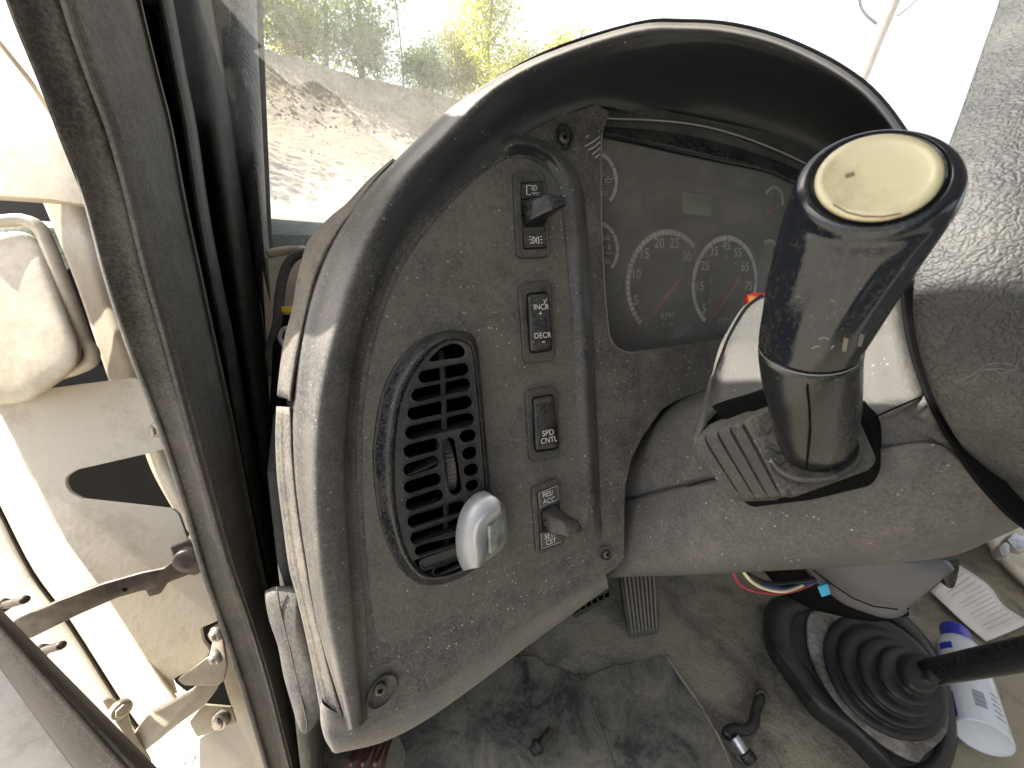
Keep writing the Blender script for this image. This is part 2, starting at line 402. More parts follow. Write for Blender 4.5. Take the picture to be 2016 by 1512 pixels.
def leafmat(name, a, b):
    m, t, bs, N = nm(name); p = pos(t)
    cc = mix(t, ramp(t, noise(t, .9, 4, .7, p), .35, .65), a, b)
    t.links.new(cc, bs.inputs['Base Color']); bs.inputs['Roughness'].default_value = .6; bs.inputs['Specular IOR Level'].default_value = .2
    tr = t.nodes.new('ShaderNodeBsdfTranslucent'); t.links.new(mix(t, .5, cc, (a[0] * 3.4, a[1] * 3.4, a[2] * .9)), tr.inputs[0])
    ms = t.nodes.new('ShaderNodeMixShader'); ms.inputs[0].default_value = .8
    t.links.new(bs.outputs[0], ms.inputs[1]); t.links.new(tr.outputs[0], ms.inputs[2])
    t.links.new(ms.outputs[0], t.nodes['Material Output'].inputs['Surface']); return m
m_leaf = [leafmat('olive_leaves', (.1, .16, .03), (.17, .22, .045)), leafmat('yellow_green_leaves', (.2, .21, .025), (.3, .28, .035)), leafmat('green_leaves', (.1, .15, .03), (.18, .21, .04))]
def _ground():
    m, t, bs, N = nm('dirt'); p = pos(t)
    a = noise(t, .35, 6, .65, p); b = noise(t, 2.2, 6, .7, p); c = noise(t, 14, 4, .7, p)
    s = math_(t, 'ADD', math_(t, 'MULTIPLY', a, .6), math_(t, 'MULTIPLY', b, .7))
    cc = mix(t, ramp(t, s, .5, .8), (.21, .175, .128), (.36, .305, .225))
    ln = t.nodes.new('ShaderNodeVectorMath'); ln.operation = 'LENGTH'; t.links.new(p, ln.inputs[0])
    cc = mix(t, ramp(t, math_(t, 'ADD', ln.outputs['Value'], math_(t, 'MULTIPLY', b, 6)), 17, 21, .85, 0), cc, (.55, .5, .42))
    cc = mix(t, math_(t, 'MULTIPLY', ramp(t, c, .62, .74), .5), cc, (.55, .5, .42))
    t.links.new(cc, bs.inputs['Base Color']); bs.inputs['Roughness'].default_value = .95
    bump(t, bs, b, .12); bump(t, bs, c, .03); return m
m_ground = _ground()

# ------------------------------------------------------------------ outdoors: terrain, trees, pole
def sm(a, b, x): x = max(0, min(1, (x - a) / (b - a))); return x * x * (3 - 2 * x)
def interp(x, tab):
    for (x0, y0), (x1, y1) in zip(tab, tab[1:]):
        if x <= x1: return y0 + (y1 - y0) * max(0, (x - x0)) / (x1 - x0)
    return tab[-1][1]
BANK = [(0, 0), (11.5, 0), (16, 1.45), (22, 3.55), (24, 4.6), (26, 6.1), (30, 6.5), (60, 6.5), (400, 5)]
def ground_z(x, y):
    r = math.hypot(x, y); az = math.degrees(math.atan2(x, y))
    wt = sm(-75, -35, az) * (1 - .12 * sm(-2, 16, az)) * (1 - sm(19, 48, az))
    h = interp(r, BANK) * wt
    if r > 9:
        h += (mnoise.fractal(V((x * .35, y * .35, 1.3)), 1.0, 2.0, 4) * .28 * sm(18, 23, r) * wt
              + mnoise.fractal(V((x * .9, y * .9, 5.3)), 1.0, 2.0, 4) * .22 * sm(20, 24, r) * (1 - sm(40, 90, r)) * wt
              + mnoise.noise(V((x * .5, y * .5, 3))) * .05)
    return h
def build_ground():
    rs = [0, 1, 3, 6, 9] + [10 + .5 * i for i in range(50)] + [36, 40, 48, 60, 90, 150, 300, 800, 2500]
    azs = [-180 + 5 * i for i in range(24)] + [-60 + .8 * i for i in range(150)] + [60 + 5 * i for i in range(24)]
    vs, fs = [], []; n = len(azs)
    for r in rs:
        for a in azs:
            x, y = r * math.sin(R(a)), r * math.cos(R(a)); vs.append(V((x, y, ground_z(x, y))))
    for j in range(len(rs) - 1):
        for i in range(n): k = (i + 1) % n; fs.append((j * n + i, j * n + k, (j + 1) * n + k, (j + 1) * n + i))
    o = mesh('ground', vs, fs, m_ground); tag(o, 'dry dirt yard rising to a rubble bank beyond the windscreen', kind='structure')
build_ground()

def tree(name, az, dist, h, spread, nleaf, lm, label, trunk=.16, lean=0.0, base_frac=.04, leaf=.24, seed=0, group='trees on the bank'):
    rnd = random.Random(seed)
    bx, by = dist * math.sin(R(az)), dist * math.cos(R(az)); bz = ground_z(bx, by) - .15
    t = thing(name, label, 'tree' if h > 4 else 'shrub', (bx, by, bz), group)
    b = V((bx, by, bz))
    def limb(p, d, ln, r0, bend):
        pts = [p]; q = p.copy(); dd = d.normalized()
        for k in range(4):
            dd = (dd + V((rnd.uniform(-1, 1), rnd.uniform(-1, 1), rnd.uniform(-.3, .8))) * bend).normalized(); q = q + dd * ln / 4; pts.append(q.copy())
        return pts, r0
    trunk_pts, _ = limb(b, V((lean, 0, 1)), h * .8, trunk, .13)
    segs = [(trunk_pts, trunk, trunk * .3)]
    ends = []
    for k in range(9 if h > 4 else 6):
        f = rnd.uniform(base_frac, .98); i = min(int(f * 4), 3); p = trunk_pts[i].lerp(trunk_pts[i + 1], f * 4 - i)
        a = rnd.uniform(0, 6.283); d = V((math.cos(a), math.sin(a), rnd.uniform(.25, 1.1)))
        pts, r0 = limb(p, d, spread * rnd.uniform(.7, 1.15), trunk * .4, .25)
        segs.append((pts, trunk * .38 * (1.1 - f * .5), trunk * .07)); ends += pts[1:]
        for q in range(2):
            pp = pts[rnd.choice((2, 3))]; a2 = rnd.uniform(0, 6.283)
            p2, _ = limb(pp, V((math.cos(a2), math.sin(a2), rnd.uniform(0, .9))), spread * .5, trunk * .15, .3)
            segs.append((p2, trunk * .14, trunk * .04)); ends += p2[1:]
    ends += trunk_pts[3:]
    vs, fs = [], []
    for pts, r0, r1 in segs:
        n = len(pts); base = len(vs)
        for i, p in enumerate(pts):
            d = (pts[min(i + 1, n - 1)] - pts[max(i - 1, 0)]).normalized(); a = d.cross(V((.3, .8, .2))).normalized(); c = d.cross(a)
            r = r0 + (r1 - r0) * i / (n - 1)
            for k in range(6): vs.append(p + (a * math.cos(k * 1.0472) + c * math.sin(k * 1.0472)) * r)
        for i in range(n - 1):
            for k in range(6): fs.append((base + i * 6 + k, base + i * 6 + (k + 1) % 6, base + (i + 1) * 6 + (k + 1) % 6, base + (i + 1) * 6 + k))
    mesh('trunk', vs, fs, m_bark, t)
    vs, fs = [], []
    for i in range(int(nleaf * (1.3 if az < 8 else 2.4))):
        e = rnd.choice(ends); sp = spread * .24
        if rnd.random() < .35: e = trunk_pts[0].lerp(trunk_pts[2], rnd.random()) + V((rnd.gauss(0, spread * .45), rnd.gauss(0, spread * .45), rnd.uniform(.2, .8)))
        p = e + V((rnd.gauss(0, sp), rnd.gauss(0, sp), rnd.gauss(0, sp * .8)))
        a = V((rnd.uniform(-1, 1), rnd.uniform(-1, 1), rnd.uniform(-1, 1))).normalized(); c = a.orthogonal().normalized(); s = leaf * rnd.uniform(.5, 1.1)
        k = len(vs); vs += [p - a * s * .5, p + c * s * .28, p + a * s * .5, p - c * s * .28]; fs.append((k, k + 1, k + 2, k + 3))
    mesh('crown', vs, fs, lm, t, smooth=False, face=True)
T = [ # az, dist, height, spread, leaves, material, label
 (-9.5, 30, 10, 2.6, 5200, 0, 'olive green tree at the left edge of the windscreen beside the pillar'),
 (-5.6, 29, 11, 2.4, 4200, 0, 'tree with dark leaning trunk second from the pillar on the bank'),
 (-2.5, 31, 8, 2.3, 5200, 1, 'yellow green bushy tree between the two darker leaning trees'),
 (1.0, 30, 11, 2.4, 4800, 2, 'tall green tree in the middle of the left clump on the bank'),
 (4.6, 29, 9.5, 2.0, 4200, 2, 'green tree with forked trunk at the open right end of the clump'),
 (19.5, 32, 9.5, 3.2, 5200, 1, 'broad pale yellow tree standing alone above the instrument hood'),
 (26.5, 34, 8.2, 2.2, 3200, 1, 'small rounded tree nearest the top of the instrument hood'),
]
for i, (az, dd, h, sp, nl, mi, lb) in enumerate(T): tree('bank_tree', az, dd, h, sp, nl, m_leaf[mi], lb, seed=i + 3, lean=(.25, .3, -.1, .05, .12, -.05, .1)[i])
tree('bank_tree', 9.2, 28, 9, .5, 120, m_leaf[2], 'thin nearly bare sapling standing in the gap between the trees', trunk=.05, seed=44)
for i, (az, dd, h, sp, nl, mi, lb) in enumerate([
 (-7.5, 27.5, 2.6, 1.3, 2600, 0, 'dull olive shrub on the bank crest by the pillar'),
 (-1.0, 28, 2.8, 1.5, 2800, 1, 'bright yellow green shrub under the left clump of trees'),
 (6.5, 28, 2.5, 1.3, 2600, 2, 'green shrub below the bare sapling on the bank'),
 (11.5, 28.5, 2.4, 1.4, 2800, 0, 'low green shrub in the sky gap right of the sapling'),
 (15.0, 28, 3.0, 1.5, 3000, 1, 'sunlit yellow shrub left of the lone pale tree'),
 (22.0, 29, 3.0, 1.6, 3000, 1, 'yellow shrub under the lone pale tree at the hood edge'),
]): tree('bank_shrub', az, dd, h, sp, nl, m_leaf[mi], lb, trunk=.05, base_frac=.05, leaf=.18, seed=i + 70, group='shrubs on the bank')
# trees up-sun whose shadows streak the yard
for i, (az, dd, h) in enumerate([(-26, 25, 8), (-40, 22, 9)]):
    tree('bank_tree', az, dd, h, 2.6, 3000, m_leaf[i % 3], 'yard tree behind the windscreen pillar casting streaks of shade', seed=i + 90, trunk=.18)
tree('far_tree', 63.5, 60, 6.6, 1.8, 1500, m_leaf[2], 'distant treetop between the hood and the steering wheel hub', seed=130, group=None)

def bank_bits():
    rnd = random.Random(5); vs, fs = [], []
    for i in range(900):
        az = rnd.uniform(-14, 24); r = rnd.uniform(20.5, 26.5) if rnd.random() < .7 else rnd.uniform(13, 21)
        x, y = r * math.sin(R(az)), r * math.cos(R(az)); z = ground_z(x, y); s = rnd.uniform(.03, .12) * (1 if r > 21 else .45)
        c = V((x, y, z)); k = len(vs)
        for q in range(8): vs.append(c + V(((q & 1) - .5, ((q >> 1) & 1) - .5, (q >> 2) - .3)) * s * rnd.uniform(.5, 1.2))
        fs += [tuple(k + j for j in f) for f in ((0, 1, 3, 2), (4, 5, 7, 6), (0, 1, 5, 4), (2, 3, 7, 6), (0, 2, 6, 4), (1, 3, 7, 5))]
    o = mesh('rubble', vs, fs, plain('rubble_stone', (.36, .32, .26), .9, var=.4, vscale=6), smooth=False)
    tag(o, 'loose stones and clods scattered over the bank', 'rubble', kind='stuff')
    vs, fs = [], []
    for i in range(1600):
        az = rnd.choice((rnd.uniform(10, 22), rnd.uniform(-12, 22))); r = rnd.uniform(23, 26.5)
        x, y = r * math.sin(R(az)), r * math.cos(R(az)); z = ground_z(x, y); hh = rnd.uniform(.3, 1.0); a = rnd.uniform(0, 3.14)
        d = V((math.cos(a), math.sin(a), 0)) * .012; tip = V((x + rnd.gauss(0, .1), y + rnd.gauss(0, .1), z + hh)); k = len(vs)
        vs += [V((x, y, z)) - d, V((x, y, z)) + d, tip]; fs.append((k, k + 1, k + 2))
    o = mesh('dry_grass', vs, fs, plain('dry_stalks', (.42, .36, .22), .9), smooth=False, face=True)
    tag(o, 'dry upright grass stalks along the bank crest', 'grass', kind='stuff')
bank_bits()

def pole():
    d = 26.0
    def at(px, py): r = ray(px, py); return CAM + r * (d / math.hypot(r.x, r.y))
    top = at(1768, -20); base = V((top.x, top.y, -.3)); top.z += 3
    o = tube('utility_pole', [base, base.lerp(top, .5), top], [.26, .2], m_pole, seg=14, m=2); tag(o, 'pale wooden utility pole against the sky above the hood', 'pole')
    c1 = [at(1690, -30) , at(1694, 10), at(1706, 30), at(1726, 47)]
    o = tube('power_cable', c1, .05, m_wires['black'], seg=6); tag(o, 'short curved dark cable left of the utility pole', 'cable')
    o = tube('guy_wire', [at(1766, 32), at(1790, 14), at(1812, -8)], .03, m_wires['black'], seg=6, m=2); tag(o, 'thin straight wire rising right from the utility pole', 'wire')
pole()

# ------------------------------------------------------------------ the cab: floor, body, pillar, windscreen
FZ = CAM.z - .75
def build_floor():
    vs, fs = [], []; nx, ny = 80, 70
    for j in range(ny + 1):
        for i in range(nx + 1):
            x = -.12 + 2.1 * i / nx; y = -.9 + 1.6 * j / ny
            z = FZ + mnoise.fractal(V((x * 9, y * 9, 0)), 1, 2, 3) * .004 + .9 * max(0, y - .42) ** 1.0 * sm(.42, .6, y)
            vs.append(V((x, y, z)))
    for j in range(ny):
        for i in range(nx): k = j * (nx + 1) + i; fs.append((k, k + 1, k + nx + 2, k + nx + 1))
    o = mesh('floor', vs, fs, m_floor, face=True, thick=.03); tag(o, 'dust covered cab floor under the dashboard', kind='structure')
build_floor()
FL = Fr(V((0, 0, FZ + .006)), LAT, V((0, 1, 0)))

cab = thing('truck_cab', 'cream truck cab body with door opening, pillar seals and open hinge side', 'truck cab', (-.2, .3, FZ))
def BX(px, py, x=-.12): return hit(px, py, V((x, 0, 0)), LAT)
def strip_rows(name, edges, hs, mat, x=-.12, mu=4, mv=3, label=None, **kw):
    """edges: list of pixel polylines side by side, hs: how far each stands inward of the door plane"""
    rows = [[BX(px, py, x + h) for px, py in e] for e, h in zip(edges, hs)]
    o = loft(name, rows, mat, cab, mu, mv, face=True, thick=.004, **kw)
    if label: o['label'] = label
    return o
e0 = [(-20, -140), (20, 0), (80, 151), (126, 271), (176, 402), (215, 540), (262, 680), (322, 834), (376, 1001), (414, 1135), (457, 1259), (500, 1393), (560, 1600)]
e1 = [(95, -140), (128, 0), (174, 140), (216, 251), (251, 375), (283, 510), (330, 680), (387, 893), (414, 990), (447, 1108), (494, 1243), (532, 1371), (590, 1600)]
e2 = [(250, -140), (276, 0), (312, 150), (337, 251), (362, 390), (390, 520), (426, 690), (457, 834), (489, 1001), (518, 1150), (552, 1290), (580, 1430), (620, 1600)]
def lerp_e(a, b, t): return [(x0 + (x1 - x0) * t, y0 + (y1 - y0) * t) for (x0, y0), (x1, y1) in zip(a, b)]
def shift(e, dx): return [(x + dx, y) for x, y in e]
strip_rows('weatherstrip', [shift(e0, -6), e0, lerp_e(e0, e1, .3), lerp_e(e0, e1, .55), lerp_e(e0, e1, .8), lerp_e(e0, e1, 1.0)], [-.014, -.013, -.009, -.005, .0, .003], m_seal, label='soft outer rubber door seal')
strip_rows('weatherstrip', [lerp_e(e1, e2, -.03), lerp_e(e1, e2, .0), lerp_e(e1, e2, .05), lerp_e(e1, e2, .5), lerp_e(e1, e2, .95), e2, shift(e2, 1)], [-.01, .004, .008, .009, .0095, .0095, -.02], m_band, label='flat fabric-faced door seal with a stitched edge')
e3 = [(300, -140), (325, 0), (352, 150), (372, 251), (392, 390), (415, 520), (450, 690), (470, 810), (494, 942), (528, 1100), (565, 1290), (590, 1430), (630, 1600)]
strip_rows('weatherstrip', [shift(e3, -16), shift(e3, -11), e3, shift(e3, 11), shift(e3, 16)], [-.012, -.004, .001, .002, -.012], m_seal, label='thin round rubber bead of the door seal')
e4 = [(370, -140), (392, 0), (412, 110), (430, 210), (450, 340), (468, 450), (490, 580), (512, 730), (530, 850), (556, 1010), (580, 1150), (605, 1300), (640, 1450)]
strip_rows('weatherstrip', [shift(e4, -38), shift(e4, -30), shift(e4, -12), shift(e4, 8), shift(e4, 22), shift(e4, 26)], [-.03, -.012, .0, .008, .009, -.02], m_inner, label='glossy black inner seal next to the pillar trim')
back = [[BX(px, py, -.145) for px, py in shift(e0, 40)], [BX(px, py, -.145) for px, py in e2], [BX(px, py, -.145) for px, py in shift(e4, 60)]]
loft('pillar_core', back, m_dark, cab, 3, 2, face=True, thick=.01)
prism('pillar_sun_block', [CAM + V((-.13, y, z)) for y, z in [(.28, .10), (.28, .17), (.16, .34), (-.02, .55), (-.08, .65), (.10, .65), (.28, .42), (.42, .28), (.56, .19), (.64, .12)]], V((-.03, 0, 0)), m_cream, cab, .004)  # unseen pillar top, outline shaped to keep sun off the lower shroud
# textured pillar trim beside the windscreen
pl = [(385, -30), (430, 120), (458, 260), (484, 400), (505, 530), (525, 660), (535, 780)]
pr = [(502, -30), (507, 100), (513, 210), (520, 340), (527, 460), (540, 590), (548, 780)]
rows = []
for t, dz in ((-.1, .03), (0, .0), (.3, -.02), (.65, -.026), (.9, -.012), (1.0, .008), (1.02, .05)):
    rows.append([A(x0 + (x1 - x0) * t, y0 + (y1 - y0) * t, .56 + dz - .06 * i / 6) for i, ((x0, y0), (x1, y1)) in enumerate(zip(pl, pr))])
prism('trim_sun_block', [A(x, y, .66 - .00006 * y) for x, y in [(260, -420), (470, -420), (494, -80), (504, 200), (516, 500), (530, 780), (450, 780), (360, 300)]], FWD * .03, m_dark, cab, .002)  # added slab hidden behind the trim to block the sun on it
loft('pillar_trim', rows, m_vinyl, cab, 5, 4, face=True, thick=.004)

# hinge pillar and painted metal outside the seals
def pslab(name, pts, fr, t, mat, parent=cab, w=0.0, bev=.0012, rad=8, **kw):
    return slab(name, rpoly(pts, rad, 4) if rad else pts, fr, w, t, mat, parent, bev, **kw)
f1 = frame3((60, 150, .41), (160, 380, .42), (-30, 370, .43))
pslab('pillar_panel', [(-120, -60), (-6, 84), (60, 168), (122, 262), (178, 404), (90, 391), (-120, 378)], f1, .02, m_cream)
pslab('pillar_panel', [(-120, -90), (10, -90), (40, 20), (92, 160), (124, 256), (64, 158), (-4, 74), (-120, -74)], f1, .02, m_cream, w=.003)
rows = [[A(x, y, d) for x, y in e] for e, d in (([(70, 370), (85, 400), (150, 560), (211, 740), (230, 790)], .474), ([(100, 370), (112, 400), (172, 555), (232, 736), (250, 780)], .468), ([(150, 370), (158, 400), (200, 545), (268, 735), (290, 780)], .462), ([(200, 370), (205, 410), (245, 545), (310, 740), (330, 780)], .48))]
loft('hinge_pillar', rows, m_cream2, cab, 4, 4, face=True, thick=.004)
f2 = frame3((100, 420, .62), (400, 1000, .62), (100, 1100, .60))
pslab('pillar_inner', [(-200, 330), (330, 330), (520, 1240), (545, 1395), (402, 1390), (345, 1345), (300, 1240), (60, 980), (-200, 800)], f2, .02, plain('cavity_shade_black', (.012, .0115, .011), .95, spec=.04), rad=0)  # near-black colour stands in for the shade inside the cavity
# pressed hinge cover with its flange
rows = []
for k, (sc_, dz) in enumerate(((1.0, .05), (1.0, .012), (.93, .0), (.6, -.004), (.05, -.005))):
    ring = []
    for x, y in rpoly([(-120, 468), (52, 455), (84, 480), (162, 690), (150, 728), (60, 792), (-120, 806)], 26, 4):
        ring.append(A(20 + (x - 20) * sc_, 630 + (y - 630) * sc_, .385 + dz))
    rows.append(ring)
rings('hinge_cover', rows, m_cream2, cab, mv=3, caps=(False, True))
tube('cover_flange', [A(x, y, d) for x, y, d in [(-110, 436, .37), (0, 436, .38), (48, 434, .385), (78, 450, .388), (98, 490, .39), (140, 600, .395), (164, 668, .4), (180, 690, .402), (178, 712, .402), (150, 726, .4), (112, 738, .398)]], .0062, m_cream2, cab, seg=10)
# bolted bracket plate with its open notch
f3 = frame3((60, 820, .425), (300, 760, .45), (360, 1300, .46))
br = [(-60, 812), (97, 764), (263, 743), (288, 750), (300, 775), (328, 883), (290, 893), (150, 925), (131, 938), (129, 952), (137, 968), (161, 982), (340, 1002), (352, 1012), (371, 1065), (336, 1076), (346, 1108), (400, 1118), (424, 1180), (430, 1222), (395, 1237), (400, 1262), (415, 1281), (398, 1307), (338, 1339), (346, 1368), (301, 1318), (204, 1167), (129, 1065), (60, 930), (0, 815)]
plate('bracket_plate', rpoly(br, 5, 3), [], f3, 0, .004, m_cream, cab, .0008)
rows = [[A(x, y, d) for x, y in e] for e, d in (
 ([(278, 870), (300, 930), (345, 1010), (395, 1080)], .50), ([(300, 870), (322, 930), (362, 1010), (408, 1080)], .475), ([(330, 870), (348, 930), (385, 1010), (425, 1080)], .48))]
loft('hinge_pillar', rows, m_cream2, cab, 4, 4, face=True, thick=.004)
# folded outer skin strips left of the bracket
s0 = [(-90, 690), (0, 812), (60, 928), (129, 1062), (204, 1164), (301, 1316), (360, 1400)]
def sh(e, dx, dy): return [(x + dx, y + dy) for x, y in e]
skin = [([(x, y) for x, y in s0], .452), (sh(s0, -14, 14), .462), (sh(s0, -42, 40), .475), (sh(s0, -62, 62), .478)]
loft('outer_skin', [[A(x, y, d) for x, y in e] for e, d in skin], m_cream, cab, 4, 4, face=True, thick=.003)
skin = [(sh(s0, -66, 66), .487), (sh(s0, -74, 74), .478), (sh(s0, -110, 112), .478), (sh(s0, -150, 150), .486), (sh(s0, -210, 200), .50)]
loft('outer_skin', [[A(x, y, d) for x, y in e] for e, d in skin], m_cream, cab, 4, 4, face=True, thick=.003)
loft('skin_seam', [[A(x, y, d) for x, y in e] for e, d in ((sh(s0, -58, 58), .492), (sh(s0, -80, 80), .492))], m_steel, cab, 4, 2, face=True, thick=.003)
# lower pillar
f4 = frame3((400, 1350, .47), (520, 1420, .50), (420, 1500, .47))
pslab('lower_pillar', [(425, 1085), (448, 1180), (462, 1290), (500, 1400), (545, 1560), (394, 1560), (392, 1452), (430, 1440), (462, 1410), (440, 1340), (420, 1270), (432, 1225)], f4, .02, m_cream)
f5 = frame3((400, 1400, .455), (460, 1400, .47), (420, 1450, .46))
pslab('hinge_flange', [(371, 1422), (398, 1388), (457, 1393), (466, 1424), (387, 1453)], f5, .004, m_cream2, rad=5)
f6 = frame3((280, 1440, .42), (430, 1340, .45), (380, 1420, .435))
pslab('hinge_arm', [(262, 1443), (290, 1408), (330, 1388), (378, 1360), (404, 1328), (436, 1322), (424, 1362), (400, 1392), (352, 1426), (300, 1468), (276, 1486)], f6, .012, m_cream2, rad=8, bev=.002)
pslab('hinge_bracket', [(348, 1338), (378, 1318), (412, 1292), (420, 1255), (436, 1240), (446, 1310), (440, 1342), (424, 1352), (362, 1350)], f6, .006, m_cream2, w=.006, rad=6)
def boltpart(px, py, d, rpx, parent=cab, mat=m_bolt, axis=None, h=.5):
    c = A(px, py, d); r = rpx / F * d; ax = (axis or (CAM - c)).normalized()
    ws_ = revolve('washer', c, ax, [(r * 1.35, -r), (r * 1.35, 0), (r * 1.25, r * .15), (r * .9, r * .15)], mat, parent, seg=20)
    return revolve('bolt_head', c, ax, [(r * .95, r * .1), (r, r * .2), (r * .98, r * h), (r * .8, r * (h + .15)), (r * .3, r * (h + .15))], mat, ws_, seg=6, bev=.0004)
boltpart(304, 848, .44, 11, axis=V((-1, -.9, .3))); boltpart(380, 1060, .44, 9, axis=V((-1, -.9, .3))); boltpart(430, 1196, .44, 9, axis=V((-1, -.9, .3)))
boltpart(431, 1422, .455, 12, axis=V((-.6, -.9, .5))); boltpart(422, 1250, .44, 11, axis=V((-.9, -.7, .2))); boltpart(420, 1297, .43, 10, axis=V((-.9, -.7, .2)))

# door with its rubber seal
door = thing('cab_door', 'open cab door edge with dark rubber seal at the lower left corner', 'door', A(60, 1460, .34))
fd = frame3((0, 1400, .335), (120, 1500, .35), (-40, 1560, .33))
pslab('door_panel', [(-160, 1094), (0, 1308), (70, 1402), (150, 1509), (200, 1576), (-160, 1600)], fd, .02, m_doorpanel, door, rad=0)
rows = []
for t, d in ((-.04, .36), (0, .338), (.12, .322), (.3, .316), (.55, .3145), (.8, .318), (.95, .326), (1.02, .35)):
    rows.append([A(x, (1202 + 1.027 * x) * (1 - t) + (1318 + 1.34 * x) * t, d) for x in (-90, -40, 0, 60, 120, 190, 260, 330)])
loft('door_seal', rows, m_doorseal, door, 4, 4, face=True, thick=.004)
groove = [A(x, (1202 + 1.027 * x) * .68 + (1318 + 1.34 * x) * .32, .3155) for x in (-90, -40, 0, 60, 120, 190, 260, 330)]
tube('seal_bead', groove, .0022, m_doorseal, door, seg=8)
# hinge lug and studs on the door
f7 = frame3((230, 1390, .41), (300, 1480, .42), (200, 1430, .40))
pslab('hinge_lug', [(200, 1378), (222, 1376), (250, 1400), (262, 1440), (300, 1500), (286, 1512), (240, 1440)], f7, .006, m_cream2, door, rad=6)
boltpart(240, 1398, .405, 12, door, m_cream2, V((.6, -.7, .4)))
for a, b in (((0, 1194), (50, 1180)), ((76, 1284), (122, 1270))):
    p, q = A(*a, .40), A(*b, .385); tube('stud', [p.lerp(q, i / 24) for i in range(25)], .0038, m_steel, door, seg=10, m=1, ridges=1)
    c = p.lerp(q, .1); revolve('nut', c, q - p, [(.007, -.004), (.0074, 0), (.007, .005), (.003, .005)], m_steel, door, seg=6)
pl_ = [[A(x, y, d) for x, y in e] for e, d in (([(0, 1170), (30, 1200), (60, 1240)], .41), ([(14, 1190), (44, 1222), (64, 1252)], .402))]
# check strap
strap = thing('door_check_strap', 'dark steel door check strap pinned to the bracket and crossing to the door', 'door strap', A(371, 1105, .43))
f8 = frame3((50, 1240, .40), (360, 1110, .432), (300, 1170, .43))
pslab('strap_arm', [(20, 1228), (110, 1186), (200, 1151), (280, 1128), (322, 1120), (345, 1100), (368, 1088), (392, 1098), (394, 1118), (372, 1132), (330, 1148), (322, 1160), (316, 1170), (292, 1176), (286, 1162), (230, 1178), (150, 1213), (60, 1258), (34, 1250)], f8, .006, m_steel, strap, rad=5)
pslab('clevis', [(334, 1078), (371, 1064), (384, 1074), (404, 1096), (406, 1122), (384, 1134), (352, 1128), (346, 1104)], f8, .004, m_steel, strap, w=-.008, rad=5)
revolve('rivet', f8(371, 1104, .0), f8.n, [(.0148, -.008), (.0148, .001), (.0135, .0026), (.006, .003), (.0, .003)], m_steel, strap, seg=24)
revolve('hole', f8(246, 1161, .0), f8.n, [(.0022, -.002), (.0022, .0002), (.001, .0002)], m_dark, strap, seg=12)

# rubber bumper block beside the dash
blk = thing('rubber_bumper', 'dusty grey rubber door bumper block wedged beside the lower dash corner', 'rubber block', A(580, 1300, .33))
bo = [(521, 1170), (530, 1160), (545, 1154), (580, 1155), (588, 1168), (598, 1222), (618, 1290), (636, 1345), (637, 1395), (622, 1425), (604, 1444), (590, 1436), (575, 1390), (558, 1330), (547, 1272), (530, 1222)]
rr = []
c0_ = V((577, 1295))
for s_, d in ((1, .37), (1.0, .335), (.97, .325), (.9, .32), (.5, .317), (.05, .317)):
    rr.append([A(c0_.x + (x - c0_.x) * s_, c0_.y + (y - c0_.y) * (s_ if s_ > .6 else s_), d) for x, y in cpx(bo, 3)])
rings('block_body', rr, m_block, blk, mv=2, caps=(True, True))
seam = [(545, 1156), (552, 1200), (562, 1240), (576, 1300), (590, 1360), (602, 1410), (606, 1442)]
tube('mould_seam', [A(x, y, .3172) for x, y in seam], .0006, m_block, blk, seg=6)

# windscreen and what is just outside it
ws = thing('windscreen', 'dusty scratched windscreen in front of the dashboard', 'windscreen', (.8, .8, CAM.z - .2))
def _ws():
    m, t, bs, N = nm('dusty_windscreen'); p = pos(t); out = t.nodes['Material Output']
    tr = t.nodes.new('ShaderNodeBsdfTransparent'); tr.inputs[0].default_value = (.9, .91, .9, 1)
    df = t.nodes.new('ShaderNodeBsdfTranslucent'); df.inputs[0].default_value = (.85, .83, .76, 1)
    gl = t.nodes.new('ShaderNodeBsdfGlossy'); gl.inputs['Roughness'].default_value = .02
    f = ramp(t, math_(t, 'ADD', noise(t, 9, 6, .7, p), math_(t, 'MULTIPLY', noise(t, 160, 3, .7, p), .4)), .5, 1.0, .03, .11)
    a = t.nodes.new('ShaderNodeMixShader'); t.links.new(f, a.inputs[0]); t.links.new(tr.outputs[0], a.inputs[1]); t.links.new(df.outputs[0], a.inputs[2])
    b = t.nodes.new('ShaderNodeMixShader'); b.inputs[0].default_value = .03; t.links.new(a.outputs[0], b.inputs[1]); t.links.new(gl.outputs[0], b.inputs[2])
    t.links.new(b.outputs[0], out.inputs['Surface']); return m
wp, wn = V((0, .74, CAM.z - .12)), V((0, -.86, .51)).normalized()
def wpt(x, s): return V((x, wp.y - .51 * s * 1.0, wp.z + .86 * s))
nx_, ny_ = 16, 6
vs = [wpt(-.16 + 2.2 * i / nx_, -.25 + 1.1 * j / ny_) + V((0, .06 * math.sin(math.pi * i / nx_), 0)) for j in range(ny_ + 1) for i in range(nx_ + 1)]
fs = [(j * (nx_ + 1) + i, j * (nx_ + 1) + i + 1, (j + 1) * (nx_ + 1) + i + 1, (j + 1) * (nx_ + 1) + i) for j in range(ny_) for i in range(nx_)]
mesh('glass_pane', vs, fs, _ws(), ws, face=True)
m_cowl = dusty('cowl_grime', (.09, .1, .085), (.34, .34, .28), .55, rough=.85, spec=.1, speck=.8, blotch=30, fine=200, settle=.0)
rows = [[V((x, y, CAM.z + z)) for x in (-.5, -.1, .4, 1.0, 2.0)] for y, z in ((.86, -.24), (.87, -.15), (.9, -.135), (1.1, -.14), (1.5, -.15), (1.62, -.18), (1.66, -.38))]
loft('bonnet', rows, m_cowl, cab, 3, 2, face=True, thick=.01)
